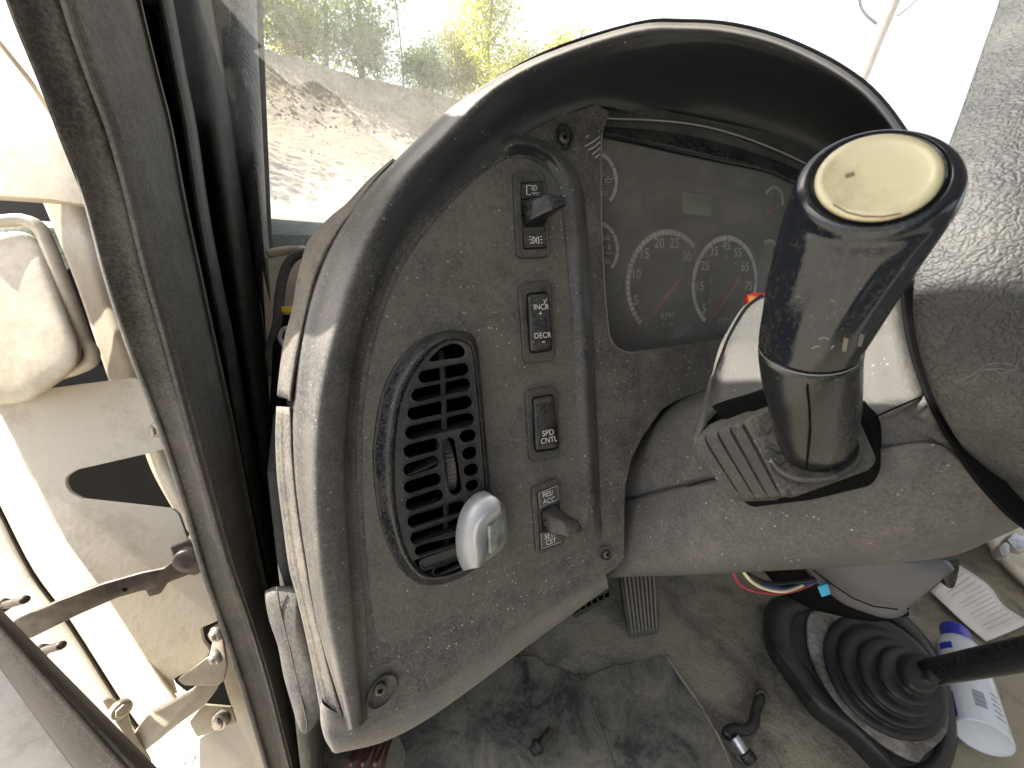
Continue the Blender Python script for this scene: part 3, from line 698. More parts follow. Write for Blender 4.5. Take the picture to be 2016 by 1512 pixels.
# bulkhead by the pillar foot, hose loop and clip
f9 = frame3((530, 500, .50), (620, 500, .50), (560, 700, .47))
pslab('bulkhead', [(515, 520), (540, 500), (600, 492), (660, 500), (640, 640), (600, 800), (530, 800)], f9, .01, m_cream2, rad=10)
tube('gasket', [A(x, y, .44) for x, y in [(612, 496), (585, 502), (566, 522), (555, 556), (549, 600), (546, 640), (536, 672), (532, 700), (540, 740)]], .0052, m_seal, cab)
tube('gasket', [A(x, y, .46) for x, y in [(528, 500), (560, 494), (600, 492)]], .0052, m_cream2, cab)
pslab('wire_clip', [(553, 602), (574, 603), (573, 616), (553, 614)], f9, .006, m_wires['yellow'], w=.05, rad=3)
pslab('inner_bracket', [(540, 617), (580, 620), (575, 700), (560, 800), (530, 800), (536, 690)], f9, .006, m_dark, w=.035, rad=3)
tube('wire_loop', [A(x, y, .43) for x, y in [(566, 646), (556, 650), (551, 664), (556, 676), (563, 680)]], .0026, m_whitedim, cab, seg=8)
# rest of the cab: roof, back wall and the right side with their window openings
m_liner = plain('headliner', (.3, .3, .3), .9)
CP = Fr(V((0, 0, CAM.z)), LAT, V((0, 1, 0)))
plate('roof', [(-.16, -1.0), (2.05, -1.0), (2.05, .36), (-.16, .36)], [], Fr(V((0, 0, CAM.z + .66)), LAT, V((0, 1, 0))), 0, .04, m_liner, cab, .004, 1, px=False)
plate('back_wall', [(-.16, FZ - .05), (2.05, FZ - .05), (2.05, CAM.z + .63), (-.16, CAM.z + .63)], [[(.4, CAM.z + .05), (1.6, CAM.z + .05), (1.6, CAM.z + .45), (.4, CAM.z + .45)]], Fr(V((0, -1.0, 0)), LAT, V((0, 0, 1))), 0, .04, m_liner, cab, .004, 1, px=False)
plate('right_side', [(-1.0, FZ - .05), (.8, FZ - .05), (.8, CAM.z - .2), (.36, CAM.z + .63), (-1.0, CAM.z + .63)], [[(-.75, CAM.z - .05), (.55, CAM.z - .05), (.3, CAM.z + .5), (-.75, CAM.z + .5)]], Fr(V((2.05, 0, 0)), V((0, 1, 0)), V((0, 0, 1))), 0, .04, m_liner, cab, .004, 1, px=False)
plate('left_rear_side', [(-1.0, FZ - .05), (-.62, FZ - .05), (-.62, CAM.z + .63), (-1.0, CAM.z + .63)], [], Fr(V((-.16, 0, 0)), V((0, 1, 0)), V((0, 0, 1))), 0, .04, m_liner, cab, .004, 1, px=False)
# firewall and side wall under the dash
mesh('firewall', [V((-.1, .62, FZ - .05)), V((2.0, .62, FZ - .05)), V((2.0, .72, CAM.z - .22)), V((-.1, .72, CAM.z - .22))], [(0, 1, 2, 3)], m_dark, cab, face=True, thick=.02)
mesh('kick_panel', [V((-.1, .15, FZ - .05)), V((-.1, .62, FZ - .05)), V((-.09, .72, CAM.z - .25)), V((-.07, .32, CAM.z - .25))], [(0, 1, 2, 3)], m_band, cab, thick=.01)

# ------------------------------------------------------------------ the dashboard pod
dash = thing('dashboard', 'dusty dark grey driver side dashboard with arched instrument hood', 'dashboard', D.at(0, 0, -.05))
c3 = [(686, 1436), (628, 1245), (602, 1100), (583, 965), (577, 870), (578, 800), (590, 690), (613, 580), (655, 475), (730, 370), (810, 285), (913, 193), (1060, 112), (1245, 52), (1340, 46), (1440, 53), (1545, 82), (1650, 133), (1725, 192), (1790, 280), (1850, 390)]
c2 = [(690, 1437), (648, 1240), (628, 1100), (619, 960), (621, 850), (630, 770), (648, 685), (682, 570), (725, 462), (795, 350), (870, 272), (968, 178), (1090, 112), (1248, 62), (1343, 56), (1442, 64), (1546, 93), (1648, 145), (1720, 203), (1782, 288), (1840, 390)]
c1 = [(712, 1428), (692, 1240), (682, 1100), (674, 960), (676, 850), (683, 770), (698, 680), (734, 560), (780, 460), (856, 352), (928, 276), (1038, 188), (1150, 134), (1258, 106), (1345, 95), (1440, 99), (1535, 125), (1630, 165), (1700, 213), (1752, 275), (1800, 370)]
c0 = [(724, 1414), (722, 1240), (710, 1100), (702, 960), (702, 850), (708, 770), (724, 680), (760, 570), (808, 480), (890, 386), (968, 322), (1052, 255), (1175, 208), (1285, 236), (1365, 245), (1440, 261), (1520, 291), (1592, 323), (1650, 358), (1690, 400), (1720, 450)]
n = len(c0)
w3 = [-.004] * 9 + [.0, .006, .016, .03] + [.044] * 8
w2 = [.010] * 2 + [.014] * 7 + [.018, .024, .034, .048] + [.060] * 8
w1 = [.008] * 9 + [.012, .018, .027, .040] + [.050] * 8
w0 = [.0006] * 11 + [.0006, -.002] + [-.022] * 8
def Drow(e, ws_): return [D(x, y, q) for (x, y), q in zip(e, ws_)]
def mid(a, b, t): return [(p[0] + (q[0] - p[0]) * t, p[1] + (q[1] - p[1]) * t) for p, q in zip(a, b)]
def midw(a, b, t, d=0): return [p + (q - p) * t + d for p, q in zip(a, b)]
rowb = [D(x, y, q) - D.n * (.24 if i > 11 else .13 if i > 9 else .09) for i, ((x, y), q) in enumerate(zip(c3, w3))]
rowb2 = [D(x, y, q) - D.n * .02 for (x, y), q in zip(c3, w3)]
wx = [.0] * 10 + [.0, -.004, -.01] + [-.02] * 8
rows = [rowb, rowb2, Drow(c3, w3), Drow(mid(c3, c2, .5), midw(w3, w2, .5, -.0008)), Drow(c2, w2), Drow(mid(c2, c1, .5), midw(w2, w1, .5, .0016)), Drow(c1, w1), Drow(mid(c1, c0, .35), midw(w1, w0, .45, 0)), Drow(mid(c1, c0, .7), midw(w1, w0, .8, 0)), Drow(c0, w0)]
loft('hood', rows, m_hood, dash, 4, 4, face=True)
vo = [(736, 917), (738, 858), (752, 779), (779, 719), (819, 675), (859, 656), (890, 651), (922, 656), (938, 675), (946, 739), (958, 878), (966, 965), (966, 1040), (958, 1098), (922, 1128), (890, 1144), (851, 1152), (819, 1146), (787, 1116), (763, 1068), (744, 997)]
vi = [(776, 917), (779, 858), (790, 790), (814, 735), (845, 694), (868, 676), (892, 668), (916, 673), (930, 688), (938, 745), (950, 880), (957, 965), (957, 1040), (948, 1092), (915, 1118), (888, 1130), (856, 1134), (830, 1128), (806, 1098), (789, 1050), (778, 985)]
vhole = cpx(mid(vo, vi, .45), 4)
# flat base of the pod, with the opening for the instruments and the arch over the column
base = c0[:13] + [(1196, 222), (1187, 250), (1183, 276), (1183, 429), (1190, 571), (1198, 657), (1207, 678), (1221, 690), (1245, 698), (1340, 686), (1436, 667), (1560, 648), (1680, 640), (1680, 720), (1560, 722), (1470, 735), (1395, 752), (1340, 774), (1300, 806), (1262, 860), (1240, 905), (1229, 955), (1227, 1000), (1226, 1098), (1214, 1114), (1190, 1130), (1062, 1206), (868, 1345), (760, 1410), (700, 1440)]
b_ = cpx(c0[:13], 4, False) + rpoly(base[13:], 0, 1)[::1]
plate('pod_panel', b_, [vhole], D, 0.0, .005, m_base, dash, .0012, 2)
# switch panel insert
ins = [(976, 322), (1015, 310), (1053, 316), (1087, 344), (1104, 384), (1113, 470), (1125, 600), (1138, 800), (1146, 960), (1150, 1064), (1085, 1105), (950, 1178), (850, 1235), (790, 1262), (762, 1268), (742, 1254), (733, 1200), (722, 1100), (714, 960), (714, 850), (720, 770), (736, 680), (772, 570), (820, 482), (900, 386)]
plate('switch_panel', cpx(ins, 4), [vhole], D, .0022, .003, m_panel, dash, .0009, 2)
# raised ridge round the insert
rg = [(985, 296), (1015, 282), (1062, 289), (1096, 312), (1121, 356), (1133, 420), (1143, 560), (1150, 700), (1156, 850), (1163, 1000), (1166, 1062)]
rows = []
for dx, hw in ((-20, .001), (-13, .0045), (-4, .0068), (5, .006), (16, .003), (30, .0)):
    rr = []
    for i, (x, y) in enumerate(rg):
        x0, y0 = rg[max(i - 1, 0)]; x1, y1 = rg[min(i + 1, len(rg) - 1)]; d = V((x1 - x0, y1 - y0)).normalized()
        k = 1 if 0 < i < len(rg) - 1 else .1
        rr.append(D(x - d.y * dx * (.75 if i < 4 else 1), y + d.x * dx * (.75 if i < 4 else 1), hw * k))
    rows.append(rr)
loft('panel_ridge', rows[::-1], m_pod, dash, 5, 4, face=True)
# grey lower strip, end cap and side strip
top = [(688, 1438), (760, 1408), (868, 1344), (1062, 1204), (1193, 1131)]
bot = [(672, 1480), (764, 1456), (876, 1392), (1070, 1248), (1198, 1156)]
rows = [[D(x, y - 30, -.006) for x, y in top], [D(x, y, -.004) for x, y in top], [D(*p, -.004) for p in mid(top, bot, .5)], [D(*p, -.007) for p in mid(top, bot, .85)], [D(*p, -.014) for p in mid(top, bot, 1.0)], [D(x, y, -.03) for x, y in bot], [D(x, y - 10, -.08) for x, y in bot]]
# round corner at the left foot
for rw, (x, y, q) in zip(rows, [(640, 1390, -.008), (636, 1410, -.008), (640, 1440, -.006), (648, 1462, -.009), (660, 1480, -.014), (660, 1482, -.03), (660, 1470, -.08)]): rw.insert(0, D(x, y, q))
for rw, (x, y, q) in zip(rows, [(632, 1370, -.02), (630, 1400, -.02), (632, 1428, -.018), (640, 1456, -.02), (652, 1476, -.022), (652, 1478, -.04), (655, 1470, -.08)]): rw.insert(0, D(x, y, q))
loft('lower_trim', rows, m_trim, dash, 5, 4, face=True)
sil = [(774, 311), (728, 351), (682, 400), (653, 424), (624, 453), (606, 476), (595, 506), (585, 546), (574, 612), (561, 659), (553, 704), (545, 778)]
sea = [(778, 322), (744, 357), (712, 399), (685, 432), (656, 477), (640, 508), (622, 553), (612, 590), (600, 640), (590, 690), (582, 735), (574, 789)]
rows = [[D(x + 6, y + 6, -.12) for x, y in sil], [D(x, y, -.03) for x, y in sil], [D(*p, -.012) for p in mid(sil, sea, .3)], [D(*p, -.003) for p in mid(sil, sea, .75)], [D(*p, -.004) for p in sea], [D(x + 4, y + 2, -.012) for x, y in sea]]
loft('end_cap', rows, m_cap, dash, 4, 4, face=True, thick=.002)
lf = [(544, 800), (542, 856), (544, 922), (549, 975), (558, 1041), (569, 1120), (585, 1180), (610, 1290), (634, 1420)]
rt = [(574, 803), (576, 870), (580, 925), (586, 985), (594, 1045), (604, 1105), (616, 1180), (640, 1282), (676, 1412)]
rows = [[D(x + 6, y, -.12) for x, y in lf], [D(x, y, -.03) for x, y in lf], [D(*p, -.016) for p in mid(lf, rt, .25)], [D(*p, -.013) for p in mid(lf, rt, .5)], [D(*p, -.006) for p in mid(lf, rt, .8)], [D(*p, -.006) for p in rt], [D(x + 6, y, -.012) for x, y in rt]]
loft('side_strip', rows, m_cap, dash, 4, 4, face=True, thick=.002)
# dash body behind the pod, running across the cab
rows = [[V((x, y, CAM.z + z + (.07 if x > .75 and y > .32 else 0) - (.13 if x < .05 else .0) * (1 if y < .6 else .3))) for x in (-.06, .04, .16, .5, .8, 1.3, 2.0)] for y, z in ((.30, -.40), (.29, -.3), (.30, -.2), (.37, -.06), (.46, -.05), (.62, -.12), (.76, -.2))]
loft('dash_body', rows, m_hood, dash, 2, 3, face=True, thick=.01)
# screws in their wells
def well(px, py, w_, a, b, th, mat=m_dark):
    rr = [[D(x, y, q) for x, y in ell(px, py, a * s, b * s, th, 28)] for s, q in ((1.12, w_ - .0005), (1.06, w_ + .0012), (.96, w_ + .0006), (.9, w_ - .001), (.2, w_ - .001))]
    return rings('screw_well', rr, mat, dash, caps=(False, True))
def screw(px, py, w_, rpx):
    c = D(px, py, w_); r = rpx / F * (c - CAM).dot(FWD)
    sc1 = revolve('screw', c, D.n, [(r, -.001), (r, .0008), (r * .85, .0018), (r * .3, .0022), (.0, .0022)], m_steel, dash, seg=20)
    vs, fs = [], []
    for k in range(3):
        a = math.pi * k / 3; d = D.x * math.cos(a) + D.y * math.sin(a); e = D.x * -math.sin(a) + D.y * math.cos(a); o_ = c + D.n * (.00225 + .00002 * k); i = len(vs)
        vs += [o_ + d * r * .5 + e * r * .14, o_ - d * r * .5 + e * r * .14, o_ - d * r * .5 - e * r * .14, o_ + d * r * .5 - e * r * .14]; fs.append((i, i + 1, i + 2, i + 3))
    mesh('star_socket', vs, fs, m_dark, sc1, smooth=False, face=True)
well(1112, 268, .001, 15, 24, -12, m_gloss); screw(1110, 273, .001, 11)
well(1193, 1090, .0012, 13, 13, 0, m_base); screw(1193, 1090, .0008, 8)
well(752, 1363, .0015, 20, 38, 38, m_bezel); screw(748, 1356, .002, 12)
# scratches on the pod by the instruments
ribbons('scuff', [[(1152, 288), (1170, 278), (1181, 268)], [(1158, 296), (1172, 288), (1182, 279)], [(1166, 304), (1176, 296), (1182, 290)], [(1154, 272), (1158, 266)], [(1172, 311), (1181, 303)]], 2.2, D, .0004, m_whitedim, dash)

# ------------------------------------------------------------------ instrument cluster
clu = thing('instrument_cluster', 'dusty instrument cluster with red needles under the hood', 'gauge cluster', K.at(.2, .05, -.01))
slab('face', rpoly([(1120, 180), (1300, 215), (1660, 290), (1720, 420), (1700, 740), (1200, 760), (1120, 700)], 4, 2), K, 0, .004, m_face, clu)
hood_line = [(1180, 226), (1193, 233), (1293, 237), (1388, 249), (1483, 277), (1579, 318), (1660, 362)]
low_line = [(1176, 268), (1188, 272), (1265, 288), (1340, 305), (1420, 322), (1502, 339), (1580, 372)]
rows = [[D(x, y - 2, -.018) for x, y in hood_line], [D(x, y + 6, -.024) for x, y in hood_line], [K(x, y, .012) for x, y in mid(hood_line, low_line, .75)], [K(x, y, .006) for x, y in low_line], [K(x, y, .001) for x, y in low_line]]
loft('visor_strip', rows, m_visor, clu, 4, 2, face=True)
tube('visor_edge', [D(x, y, -.0125) for x, y in hood_line], .001, m_chrome, clu, seg=6)
def arc(cu, cv, r, a0, a1, nseg, wd, gap=.12, mat=m_white, gauge=None, h=.0006):
    vs, fs = [], []
    for k in range(nseg):
        t0 = a0 + (a1 - a0) * (k + gap / 2) / nseg; t1 = a0 + (a1 - a0) * (k + 1 - gap / 2) / nseg
        m = max(2, int(abs(t1 - t0) / 6) + 1)
        for j in range(m + 1):
            t = R(t0 + (t1 - t0) * j / m); i = len(vs)
            vs += [K.at(cu + math.cos(t) * r, cv + math.sin(t) * r, h), K.at(cu + math.cos(t) * (r - wd), cv + math.sin(t) * (r - wd), h)]
            if j: fs.append((i - 2, i - 1, i + 1, i))
    return mesh('scale', vs, fs, mat, gauge, smooth=False, face=True)
def ang(c, px, py): u, v = K.uv(px, py); return math.degrees(math.atan2(v - c[1], u - c[0]))
def needle(gauge, p, q, wd=4.2):
    a, b = K(*p, .004), K(*q, .004); d = (b - a).normalized(); e = d.cross(K.n); k = wd / F * .2
    prism('needle', [a + e * k * .55, a - e * k * .55, b - e * k, b + e * k], K.n * -.0014, m_red, gauge, .0003)
def gpart(name, c, r):                                # a dial: its own disc under the scale
    return revolve(name, K.at(c[0], c[1], .0), K.n, [(r * 1.08, .0), (r * 1.08, .0003), (r * 1.02, .0003), (r * .5, .0003), (.0, .0003)], m_face, clu, seg=40)
tc, sc_ = (.1562, .0286), (.2348, .0281)
tach = gpart('tachometer', tc, .0503); spd = gpart('speedometer', sc_, .0479)
def fixa(a, ref): return a if a <= ref else a - 360
a0 = ang(tc, 1257, 644); a1 = ang(tc, 1365, 486); a0 = a0 + 360 if a0 < 0 else a0
arc(*tc, .0505, a0, a1, 30, .0048, .14, m_whitedim if False else m_white, tach)
for s, x, y, h in [('0', 1271, 634, 19), ('5', 1252, 591, 19), ('10', 1254, 539, 19), ('15', 1270, 499, 20), ('20', 1298, 478, 20), ('25', 1328, 478, 20), ('30', 1352, 505, 19)]:
    text('numeral', s, x, y, h, K, .0007, m_white if s != '0' else m_whitedim, tach, .95)
text('lettering', 'RPM', 1314, 622, 13, K, .0007, m_white, tach); text('lettering', 'X 100', 1315, 639, 9, K, .0007, m_whitedim, tach)
needle(tach, (1273, 634), (1341, 549))
a0 = ang(sc_, 1384, 639); a1 = ang(sc_, 1490, 600); a0 = a0 + 360 if a0 < 0 else a0
arc(*sc_, .0481, a0, a1, 9, .0046, .04, m_white, spd)
for s, x, y, h in [('5', 1386, 607, 18), ('15', 1379, 563, 18), ('25', 1388, 523, 18), ('35', 1406, 494, 18), ('45', 1430, 483, 18), ('55', 1453, 497, 18), ('65', 1467, 525, 18), ('75', 1474, 563, 17), ('85', 1468, 604, 17)]:
    text('numeral', s, x, y, h, K, .0007, m_white if s != '85' else m_whitedim, spd, .95)
text('lettering', 'MPH', 1428, 630, 12, K, .0007, m_whitedim, spd)
for s, x, y in [('70', 1428, 507), ('50', 1408, 521), ('90', 1448, 518), ('30', 1398, 553), ('10', 1397, 593)]: text('small_numeral', s, x, y, 9, K, .0007, m_orange, spd)
needle(spd, (1404, 626), (1458, 545))
for nmx, c, r, pa, pb, seg in (('oil_gauge', (.0737, .1161), .0235, (1186, 297), (1202, 400), 3), ('temperature_gauge', (.074, .0598), .0241, (1184, 434), (1205, 531), 3), ('fuel_gauge', (.3019, .1127), .0162, (1506, 383), (1543, 408), 3), ('voltage_gauge', (.299, .0585), .0162, (1505, 482), (1540, 500), 3)):
    g = gpart(nmx, c, r); arc(*c, r, ang(c, *pa), ang(c, *pb), seg, .0034, .05, m_whitedim if 'fuel' in nmx or 'volt' in nmx else m_white, g)
    if nmx == 'oil_gauge':
        text('numeral', '100', 1189, 381, 11, K, .0007, m_white, g); needle(g, (1178, 354), (1191, 342), 3)
        ribbons('oil_can_symbol', [[(1192, 359), (1203, 359), (1203, 352), (1194, 352), (1192, 359)], [(1203, 354), (1210, 349)], [(1196, 352), (1196, 348), (1200, 348)], [(1189, 355), (1192, 353)]], 1.6, K, .0007, m_white, g)
    if nmx == 'temperature_gauge':
        text('numeral', '200', 1193, 468, 10, K, .0007, m_white, g); text('numeral', '250', 1194, 515, 10, K, .0007, m_white, g); needle(g, (1184, 492), (1195, 480), 3)
        ribbons('thermometer_symbol', [[(1199, 482), (1199, 495)], [(1199, 484), (1203, 484)], [(1199, 489), (1203, 489)], [(1193, 497), (1198, 499), (1203, 497), (1208, 499)]], 1.6, K, .0007, m_white, g)
    if nmx == 'fuel_gauge': needle(g, (1512, 426), (1537, 401), 3); text('numeral', '12', 1521, 382, 7, K, .0007, m_whitedim, g)
slab('lcd_display', rpoly([(1343, 378), (1402, 384), (1401, 426), (1344, 420)], 3, 2), K, .0012, .002, m_lcd, clu)
ribbons('lcd_frame', [[(1342, 377), (1403, 383), (1402, 427), (1343, 421), (1342, 377)]], 2.0, K, .0014, m_face, clu)
def _lens():
    m, t, bs, N = nm('dusty_lens'); p = pos(t); out = t.nodes['Material Output']
    tr = t.nodes.new('ShaderNodeBsdfTransparent'); df = t.nodes.new('ShaderNodeBsdfDiffuse'); gl = t.nodes.new('ShaderNodeBsdfGlossy'); gl.inputs['Roughness'].default_value = .18
    df.inputs[0].default_value = (.2, .192, .168, 1)
    mp = t.nodes.new('ShaderNodeMapping'); mp.inputs['Rotation'].default_value = (0, R(30), R(20)); mp.inputs['Scale'].default_value = (1, 6, 6); t.links.new(p, mp.inputs[0])
    st = noise(t, 14, 5, .7, mp.outputs[0])
    f = math_(t, 'ADD', noise(t, 25, 5, .7, p), math_(t, 'MULTIPLY', noise(t, 1100, 2, .7, p), .6)); f = math_(t, 'ADD', f, math_(t, 'MULTIPLY', st, .45))
    f = ramp(t, f, .75, 1.35, .24, .7)
    a = t.nodes.new('ShaderNodeMixShader'); t.links.new(f, a.inputs[0]); t.links.new(tr.outputs[0], a.inputs[1]); t.links.new(df.outputs[0], a.inputs[2])
    b = t.nodes.new('ShaderNodeMixShader'); b.inputs[0].default_value = .025; t.links.new(a.outputs[0], b.inputs[1]); t.links.new(gl.outputs[0], b.inputs[2])
    t.links.new(b.outputs[0], out.inputs['Surface']); return m
LN = [(1160, 262), (1188, 271), (1340, 305), (1502, 338), (1660, 390), (1680, 700), (1440, 676), (1245, 696), (1160, 700)]
mesh('lens', [K(x, y, .0075) for x, y in LN], [tuple(range(len(LN)))], _lens(), clu, smooth=False, face=True)
ribbons('opening_edge', [cpx([(1185, 262), (1184, 300), (1184, 429), (1191, 571), (1199, 655), (1208, 677), (1222, 689), (1245, 697)], 3, False)], 2.2, D, .0008, m_edge, clu)
rows = [[K(x, y, q) for x, y in e] for e, q in (([(1216, 684), (1245, 690), (1340, 679), (1440, 664), (1540, 650)], .0085), ([(1214, 688), (1245, 694), (1340, 683), (1440, 668), (1540, 654)], .011), ([(1212, 694), (1245, 700), (1340, 689), (1440, 674), (1540, 660)], .012))]
loft('lower_rim', rows, m_chrome, clu, 3, 2, face=True, thick=.001)

# ------------------------------------------------------------------ air vent
vent = thing('air_vent', 'half moon shaped black dashboard air vent with slotted grille', 'air vent', D.at(-.07, -.05, 0))
vr = mid(vo, vi, .78)
rows = [[D(x, y, q) for x, y in cpx(e, 4)] for e, q in ((mid(vo, vi, -.08), .0015), (vo, .0035), (mid(vo, vi, .12), .0046), (mid(vo, vi, .5), .0105), (vr, .0130), (vi, .0112), (mid(vo, vi, 1.08), .009))]
rings('vent_frame', rows, m_gloss, vent, mv=3, caps=(False, False))
slots = [
 cpx([(847, 711), (856, 697), (872, 684), (890, 677), (903, 677), (914, 684), (917, 695), (910, 703), (880, 707)], 4),
 stad(836, 742, 912, 727, 12.5), stad(823, 778, 915, 757, 13), stad(815, 814, 918, 792, 13), stad(811, 852, 922, 826, 13.5),
 stad(808, 888, 854, 876, 13.5), stad(807, 925, 853, 910, 13), stad(808, 959, 857, 944, 13), stad(811, 993, 861, 976, 13),
 stad(917, 859, 926, 857, 12.5), stad(922, 893, 928, 891, 12.5), stad(925, 926, 931, 924, 12), stad(927, 957, 932, 955, 11),
 stad(814, 1027, 905, 998, 12), stad(819, 1060, 910, 1030, 11.5), stad(827, 1085, 915, 1056, 10.5), stad(838, 1110, 912, 1083, 10), stad(860, 1126, 905, 1108, 6.5),
 stad(884, 874, 897, 962, 13.5)]
plate('grille', cpx(mid(vo, vi, 1.0), 4), slots, D, .0110, .0045, m_grille, vent, .0009, 2)
# slot lips: raised rims at the grille openings
for s in slots[1:]:
    n_ = len(s); vs, fs = [], []
    cx = sum(p[0] for p in s) / n_; cy = sum(p[1] for p in s) / n_
    for x, y in s:
        d = V((x - cx, y - cy)).normalized()
        vs += [D(x + d.x * 2.6, y + d.y * 2.6, .0110), D(x + d.x * 1.2, y + d.y * 1.2, .0124), D(x - d.x * .2, y - d.y * .2, .0118)]
    for i in range(n_):
        j = (i + 1) % n_
        for q in range(2): fs.append((i * 3 + q, j * 3 + q, j * 3 + q + 1, i * 3 + q + 1))
    mesh('slot_lip', vs, fs, m_grille, vent, face=True)
# duct behind the grille
rows = [[D(x, y, q) for x, y in cpx(mid(vo, vi, .9), 3)] for q in (.006, -.05)]
rings('duct', rows, m_dark, vent, caps=(False, True))
for y0, y1, x0, x1 in ((800, 770, 805, 928), (868, 838, 800, 935), (1005, 975, 800, 940), (1068, 1032, 806, 940), (935, 905, 800, 870), (1118, 1090, 826, 930)):
    prism('vane', [D(x0, y0, -.002), D(x1, y1, -.002), D(x1, y1 - 14, -.022), D(x0, y0 - 14, -.022)], D.y * -.0016, m_vane, vent, .0004)
tube('link_rod', [D(868, 690, -.012), D(874, 800, -.012), D(880, 1120, -.012)], .0022, m_vane, vent, seg=8, m=2)
# thumb wheel
wc = D(874, 915, -.0085); wr = .0185; prof = []
rr = []
wa = D.x * .98 + D.n * .1
nt_ = 72
for sx_, rad in ((-.0034, .9), (-.0030, 1.0), (.0030, 1.0), (.0034, .9)):
    ring = []
    for k in range(nt_):
        t = 2 * math.pi * k / nt_; r_ = wr * rad * (1 + (.03 if k % 2 else -.03))
        ring.append(wc + D.x * (.0012 + sx_) + (D.y * math.cos(t) + D.n * math.sin(t)) * r_)
    rr.append(ring)
rings('thumb_wheel', rr, m_vane, vent, smooth=False)

# silver clip on the vent
clip = thing('vent_clip', 'silver grey air freshener clipped on the lower right of the vent', 'air freshener', D(946, 1040, .014))
lft = [(955, 965), (935, 972), (915, 992), (903, 1018), (897, 1056), (900, 1096), (912, 1124)]
ridge = [(985, 985), (985, 1005), (968, 1020), (953, 1036), (946, 1062), (950, 1092), (944, 1117)]
rgt = [(992, 990), (997, 1010), (998, 1030), (998, 1046), (994, 1068), (980, 1088), (952, 1108)]
rows = [[D(x + 8, y, .006) for x, y in lft], [D(x, y, .014) for x, y in lft], [D(*p, .024) for p in mid(lft, ridge, .3)], [D(*p, .030) for p in mid(lft, ridge, .75)], [D(*p, .030) for p in ridge], [D(*p, .027) for p in mid(ridge, rgt, .25)], [D(*p, .016) for p in rgt], [D(x - 3, y, .006) for x, y in rgt]]
loft('clip_shell', rows, m_silver, clip, 4, 3, face=True, thick=.001)
fc = Fr(D(975, 1050, .0262), (D(990, 1040, .02) - D(962, 1060, .0285)).normalized(), D.y)
win = [(961, 1036), (990, 1008), (993, 1062), (965, 1091)]
top = [D(961, 1036, .0292), D(990, 1010, .0225), D(993, 1062, .0195), D(964, 1090, .0282)]
nwin = (top[1] - top[0]).cross(top[3] - top[0]).normalized(); nwin = nwin if nwin.dot(CAM - top[0]) > 0 else -nwin
prism('scent_window', [p + nwin * .0012 for p in top], nwin * -.003, m_glass_dark, clip, .0008)

# ------------------------------------------------------------------ switches
def bezel(parent, quad, rad, w_=.0052, t=.0045, hole=None, mat=m_bezel):
    return plate('bezel', rpoly(quad, rad, 4), [hole] if hole else [], D, w_, t, mat, parent, .0009, 2)
# light switch with paddle
sw = thing('light_switch', 'headlight switch with curved paddle at the top of the switch panel', 'switch', D(1046, 420, 0), 'dashboard switches')
bezel(sw, [(1010, 338), (1073, 336), (1084, 506), (1019, 508)], 12, hole=rpoly([(1025, 360), (1070, 357), (1078, 489), (1031, 491)], 4, 3))
slab('well', [(1022, 356), (1073, 354), (1081, 492), (1028, 494)], D, .0012, .002, m_dark, sw)
lt1 = slab('label_tile', rpoly([(1026, 361), (1069, 358), (1072, 389), (1027, 392)], 3), D, .0048, .002, m_rocker, sw); lt2 = slab('label_tile', rpoly([(1031, 458), (1076, 455), (1078, 487), (1032, 489)], 3), D, .0048, .002, m_rocker, sw)
def paddle(parent, root, tip, mat, wtip, wmid):
    (a, b, c, d), (e, f, g, h_) = root, tip
    rows = []
    for t in (0, .25, .5, .75, .92, 1.0):
        bend = t * t * (1.6 - .6 * t)
        q = .002 + wtip * t
        k = 1 if t < .95 else .7
        L0 = [V((a[0] + (e[0] - a[0]) * bend, a[1] + (e[1] - a[1]) * t)), V((b[0] + (f[0] - b[0]) * bend, b[1] + (f[1] - b[1]) * t)), V((c[0] + (g[0] - c[0]) * bend, c[1] + (g[1] - c[1]) * t)), V((d[0] + (h_[0] - d[0]) * bend, d[1] + (h_[1] - d[1]) * t))]
        m_ = sum(L0, V((0, 0))) / 4
        L0 = [m_ + (p - m_) * k for p in L0]
        pts = [(p.x, p.y) for p in L0]
        ring = []
        for x, y in rpoly(pts, 7, 3): ring.append(D(x, y, q))
        rows.append(ring)
    return rings('paddle', rows, mat, parent, mv=3, caps=(True, True))
paddle(sw, [(1027, 400), (1068, 398), (1073, 447), (1031, 449)], [(1078, 380), (1116, 384), (1123, 402), (1094, 412)], m_gloss, .024, 0)
ribbons('lamp_symbol', [[(1045, 365), (1037, 365), (1037, 383), (1045, 383)]], 1.8, D, .00495, m_white, lt1)
ribbons('lamp_symbol', [[(1051, 365), (1055, 366), (1057, 370), (1055, 374), (1051, 375), (1051, 365)], [(1046, 367), (1049, 366)], [(1046, 370), (1049, 370)], [(1046, 374), (1049, 373)]], 1.4, D, .00495, m_white, lt1)
ribbons('lamp_symbol', [[(1046, 380), (1050, 380)], [(1051, 378), (1053, 380), (1051, 384)], [(1056, 378), (1055, 381), (1057, 384)], [(1059, 379), (1062, 379)], [(1059, 383), (1062, 383)]], 1.2, D, .00495, m_white, lt1)
ribbons('lamp_symbol', [[(1042, 466), (1046, 466)], [(1042, 472), (1047, 472)], [(1043, 478), (1047, 478)], [(1049, 466), (1053, 468), (1054, 473), (1052, 478), (1049, 480), (1049, 466)], [(1060, 466), (1057, 468), (1056, 473), (1057, 478), (1061, 480), (1060, 466)], [(1063, 466), (1067, 466)], [(1063, 472), (1068, 472)], [(1064, 478), (1068, 478)]], 1.5, D, .00495, m_white, lt2)

